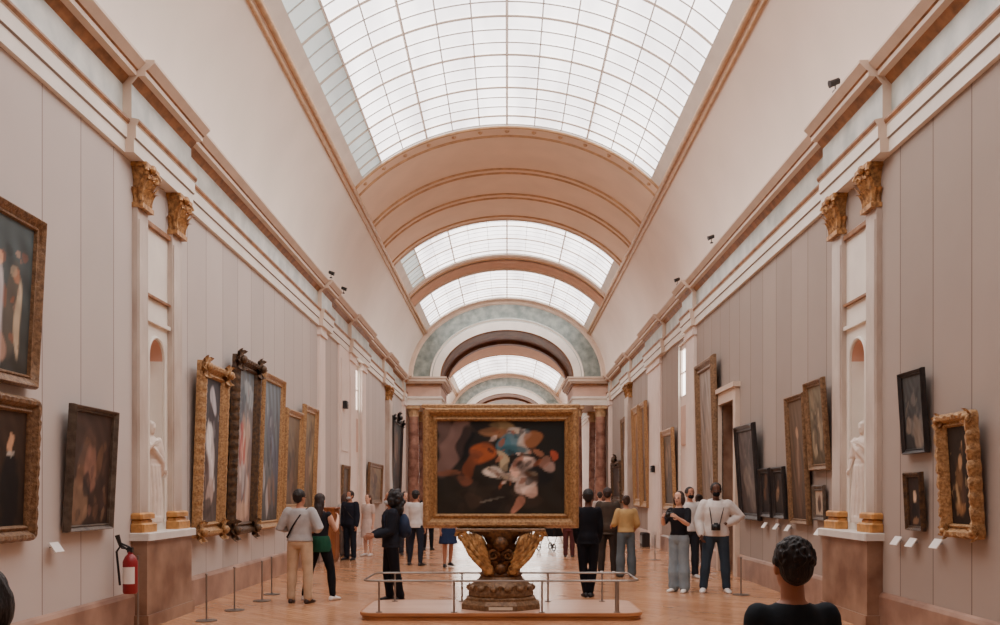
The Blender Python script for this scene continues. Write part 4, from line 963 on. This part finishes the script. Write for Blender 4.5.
UPF = ((-.25,-.55,-.8),(.35,-.8,.45)), ((.25,-.55,-.8),(-.35,-.8,.45))     # both hands raised before the face
if exec_people:
    person('man in pale blue grey shirt and beige trousers standing before the gold frames', 300, 603, 1.74, 172, 'tan', 'short', (30,24,22), dict(c=(182,180,180), sleeve=1.75, hem=.95, g=.03), dict(c=(206,178,148), kind='straight'), (60,40,32),
       arms=(((-.5,.1,-.9),(.55,-.75,-.15)), ((.45,.05,-.9),(-.45,-.8,.0))), legs=(((-.08,.02,-1),(-.02,.05,-1)),((.08,-.02,-1),(.02,.05,-1))), wide=1.08, extras=ex_strap((40,36,38)), headyaw=-25)
    person('woman with dark hair, black top and leggings, green jacket tied at her waist', 320, 600, 1.70, 160, 'light', 'long', (42,28,24), dict(c=(34,34,40), sleeve=0, hem=.95, g=.01), dict(c=(24,24,28), kind='slim'), (228,222,216),
       arms=(((-.3,-.35,-.9),(.3,-.75,.75)), ((.35,-.4,-.8),(-.3,-.7,.8))), legs=(((-.22,-.12,-1),(-.14,.1,-1)),((.2,.1,-1),(.12,.2,-1))), extras=ex_waist((34,84,62)), wide=.92, headyaw=20)
    person('person with big dark curly hair in black, blue backpack, facing sideways near the platform', 391, 601.5, 1.72, -75, 'tan', 'puffy', (22,20,22), dict(c=(34,38,48), sleeve=1.9, hem=.86, g=.035, name='jacket'), dict(c=(24,24,30), kind='straight'), (20,20,22),
       arms=(((-.12,-.2,-1),(.1,-.9,-.3)), ((.12,-.15,-1),(-.05,-.9,-.25))), legs=(((-.06,-.1,-1),(-.02,.1,-1)),((.06,.12,-1),(.02,.2,-1))), mask=(198,204,206), extras=ex_pack((46,58,82)))
    person('man in white shirt and dark jeans walking beside the large gold frame', 416, 565.5, 1.76, 165, 'tan', 'short', (28,24,24), dict(c=(222,216,212), sleeve=1.9, hem=.88, g=.022), dict(c=(38,42,54), kind='slim'), (34,30,32),
       legs=(((-.1,.12,-1),(-.06,.2,-1)),((.12,-.1,-1),(.08,.05,-1))))
    person('visitor in short dark blue dress, seen under the large gold frame', 448, 567, 1.64, 20, 'tan', 'long', (40,28,24), dict(c=(36,52,82), sleeve=.6, hem=.9, name='dress'), dict(c=(34,48,78), kind='skirt', len=.56), (30,24,26), wide=.9,
       legs=(((.0,0,-1),(.0,.05,-1)),((.04,.12,-1),(.02,.3,-1))))
    person('person in black top and trousers seen from behind beside the gold frame', 588, 597, 1.75, 178, 'dark', 'short', (20,18,20), dict(c=(20,22,30), sleeve=2, hem=.86, g=.016), dict(c=(18,20,28), kind='slim'), (22,20,22), wide=.92,
       legs=(((.0,.02,-1),(.1,.03,-1)),((-.0,0,-1),(-.1,.02,-1))), arms=(((-.14,-.05,-1),(.1,-.3,-1)),((.14,-.05,-1),(-.1,-.3,-1))))
    person('woman in mustard yellow top and grey blue trousers seen from behind', 626, 577, 1.64, 188, 'tan', 'bun', (52,36,30), dict(c=(190,156,104), sleeve=1.3, hem=.96, g=.025), dict(c=(94,104,110), kind='wide'), (70,56,48),
       arms=(((-.3,-.0,-1),(.2,-.6,-.7)),((.3,-.1,-1),(.0,-.9,-.2))), legs=(((-.07,0,-1),(-.02,.03,-1)),((.07,0,-1),(.02,.05,-1))))
    person('person in dark olive brown clothes and white shoes beside the mustard yellow top', 608, 574, 1.80, 175, 'tan', 'short', (46,32,28), dict(c=(72,62,54), sleeve=1.0, hem=.8, g=.03), dict(c=(58,50,46), kind='straight'), (214,206,200), headyaw=-20,
       legs=(((-.05,.05,-1),(-.02,.08,-1)),((.08,-.06,-1),(.04,.05,-1))))
    person('woman in black short sleeved top and light jeans lifting a camera to her face', 679, 592, 1.72, -35, 'light', 'bob', (60,42,34), dict(c=(28,28,34), sleeve=.8, hem=.98, g=.014), dict(c=(140,156,166), kind='wide'), (232,228,222), arms=UPF, wide=.92, extras=ex_camera(False))
    person('masked visitor in white top and dark trousers standing behind the woman with the camera', 690, 578, 1.80, 10, 'tan', 'short', (36,28,26), dict(c=(214,208,204), sleeve=1.0, hem=.9, g=.022), dict(c=(40,44,52), kind='straight'), (200,194,188), mask=(30,30,34))
    person('visitor in rust brown top standing behind the man in the white hooded top', 699, 573, 1.66, 165, 'tan', 'bun', (44,32,28), dict(c=(156,104,78), sleeve=1.9, hem=.9, g=.02), dict(c=(48,40,40), kind='slim'), (60,46,40))
    person('man in white hooded top and dark jeans with a camera hanging from his neck', 716, 592.5, 1.86, -8, 'dark', 'short', (22,20,20), dict(c=(226,218,212), sleeve=1.95, hem=.9, g=.036, hood=True, name='hooded_top'), dict(c=(54,68,82), kind='straight'), (232,228,224),
       arms=(((-.35,-.05,-.95),(.15,-.5,-.85)), ((.75,.12,-.7),(-.85,-.35,-.45))), legs=(((-.14,-.02,-1),(-.1,.04,-1)),((.1,0,-1),(.06,.05,-1))), mask=(24,24,28), extras=ex_camera(True, (-.02,-.2,1.05)), wide=1.08)
    person('man in dark navy jacket standing near the wooden cabinet', 350, 560, 1.74, -25, 'tan', 'short', (36,30,28), dict(c=(32,36,48), sleeve=2, hem=.84, g=.035, name='jacket'), dict(c=(30,34,44), kind='straight'), (26,24,26), mask=(190,196,200), extras=ex_strap((60,56,56)))
    person('visitor in white top half hidden behind the navy jacket', 345, 556, 1.66, 150, 'light', 'bob', (70,48,38), dict(c=(216,208,202), sleeve=1.5, hem=.9, g=.03), dict(c=(120,104,96), kind='straight'), (70,60,56))
    person('woman in pale pink dress with bare legs standing past the navy jacket', 368, 556, 1.66, -30, 'light', 'long', (96,66,48), dict(c=(216,194,182), sleeve=.6, hem=.9, name='dress'), dict(c=(214,190,178), kind='skirt', len=.52), (214,206,200), wide=.92)
    person('visitor in pale shirt and dark trousers just behind the white-shirted man', 405, 555, 1.72, 30, 'light', 'short', (62,46,38), dict(c=(206,186,176), sleeve=1.0, hem=.9), dict(c=(50,50,58), kind='straight'), (60,50,46))
    person('person in black seen under the gold frame next to the blue dress', 428, 550, 1.74, 175, 'tan', 'short', (30,26,26), dict(c=(28,28,34), sleeve=2, hem=.7, g=.03, name='coat'), dict(c=(26,26,32), kind='slim'), (24,22,24))
    person('small visitor in dark red clothes seen under the gold frame', 569, 557, 1.5, 170, 'tan', 'short', (40,30,28), dict(c=(104,52,52), sleeve=1.5, hem=.8, g=.02), dict(c=(88,48,48), kind='straight'), (60,40,38))
    person('visitor in pale grey top walking in the bright passage near the far columns', 600, 546, 1.72, 170, 'light', 'short', (50,38,32), dict(c=(206,196,190), sleeve=1.2, hem=.9), dict(c=(80,76,78), kind='straight'), (70,62,58))
    person('youth with short black hair in navy shirt, back to us, closest to the camera', 792, 0, 1.512, 184, 'tan', 'short', (20,18,20), dict(c=(36,44,52), sleeve=.8, hem=.85, g=.012), dict(c=(40,42,50), kind='straight'), (40,40,44), wide=.9, d=3.5, vox=.008)
    person('dark-haired person of whom only head edge shows, below the broad gilt framed dark portrait', -13, 0, 1.44, 175, 'tan', 'bob', (22,20,22), dict(c=(26,30,36), sleeve=1.5, hem=.85, g=.02), dict(c=(36,36,42), kind='straight'), (40,40,44), d=3.0, vox=.012)
    # pushchair far under the picture
    pc = thing('pushchair', 'black pushchair far down the hall, seen under the gold frame', 'pushchair', ((552-507)/900*26.5, 26.5, 0), (0,0,2.6))
    mb = MB(); mb.grid(lambda a, b: (.24*(2*b-1), -.1+.34*math.cos(PI*a*.75), .62+.36*math.sin(PI*a*.75)), 10, 4); mb.build('hood', cloth(BLK), pc, smooth=True)
    mb = MB(); mb.bbox((-.24,-.3,.42),(.24,.28,.7),.05); mb.build('seat', cloth(BLK), pc)
    mb = MB()
    for s in (-1, 1): mb.tube([(s*.22,-.35,.12),(s*.22,.15,.7),(s*.22,.45,1.02)], .013, 6); mb.tube([(s*.22,.35,.12),(s*.22,-.05,.6)], .013, 6)
    mb.tube([(-.22,.45,1.02),(.22,.45,1.02)], .016, 6); mb.build('pushchair_frame', M_steel, pc)
    for s in (-1, 1):
        for yy in (-.35, .35):
            mb = MB(); mb.tube([(s*.25+.03*math.cos(0)*0, yy+.1*math.cos(2*PI*i/16), .12+.1*math.sin(2*PI*i/16)) for i in range(16)], .02, 6, loop=True); mb.tube([(s*.22,yy,.12),(s*.27,yy,.12)], .02, 6); mb.build('wheel', M_black, pc)

    # statues in the niches
    person('white draped marble statue in the niche above the fire extinguisher pedestal', 0, 0, 1.32, 60, 'light', None, None, None, None, None, statue=M_statue, loc=(-W-.06, 12.08, 1.34),
       arms=(((-.25,-.25,-.9),(.5,-.5,.6)), ((.15,0,-1),(.1,-.3,-.9))))
    person('white draped marble statue in the niche between gold upright picture and black framed ones', 0, 0, 1.32, -60, 'light', None, None, None, None, None, statue=M_statue, loc=(W+.06, 12.08, 1.34),
       arms=(((-.15,0,-1),(-.1,-.3,-.9)), ((.25,-.25,-.9),(-.5,-.5,.6))))

# bake the soft surfaces
bpy.context.view_layer.update()
dg = bpy.context.evaluated_depsgraph_get()
baked = [(o, bpy.data.meshes.new_from_object(o.evaluated_get(dg)), f) for o, f in REMESH]
for o, me, f in baked:
    o.modifiers.clear()
    if f is not None:
        bm = bmesh.new(); bm.from_mesh(me); bm.from_mesh(f); bm.to_mesh(me); bm.free()
    ml = list(o.data.materials); o.data = me
    if not me.materials:
        for q in ml: me.materials.append(q)
    me.shade_smooth()

# ------------------------------------------------------------------ light, world, camera
w = bpy.data.worlds.new('World'); bpy.context.scene.world = w; w.use_nodes = True
w.node_tree.nodes['Background'].inputs['Color'].default_value = (.9, .95, 1, 1); w.node_tree.nodes['Background'].inputs['Strength'].default_value = .5
cam = bpy.data.cameras.new('camera'); co = bpy.data.objects.new('camera', cam); C.objects.link(co)
co.location = (0, 0, CAMH); co.rotation_euler = (PI/2, 0, 0)
cam.sensor_width = 36; cam.lens = 32.4; cam.shift_x = -.007; cam.shift_y = .1805; cam.clip_end = 200
sc = bpy.context.scene; sc.camera = co
sc.view_settings.view_transform = 'AgX'; sc.view_settings.look = 'AgX - Base Contrast'; sc.view_settings.exposure = 0.66
sc.cycles.max_bounces = 8; sc.cycles.diffuse_bounces = 6
sc.cycles.sample_clamp_indirect = 6
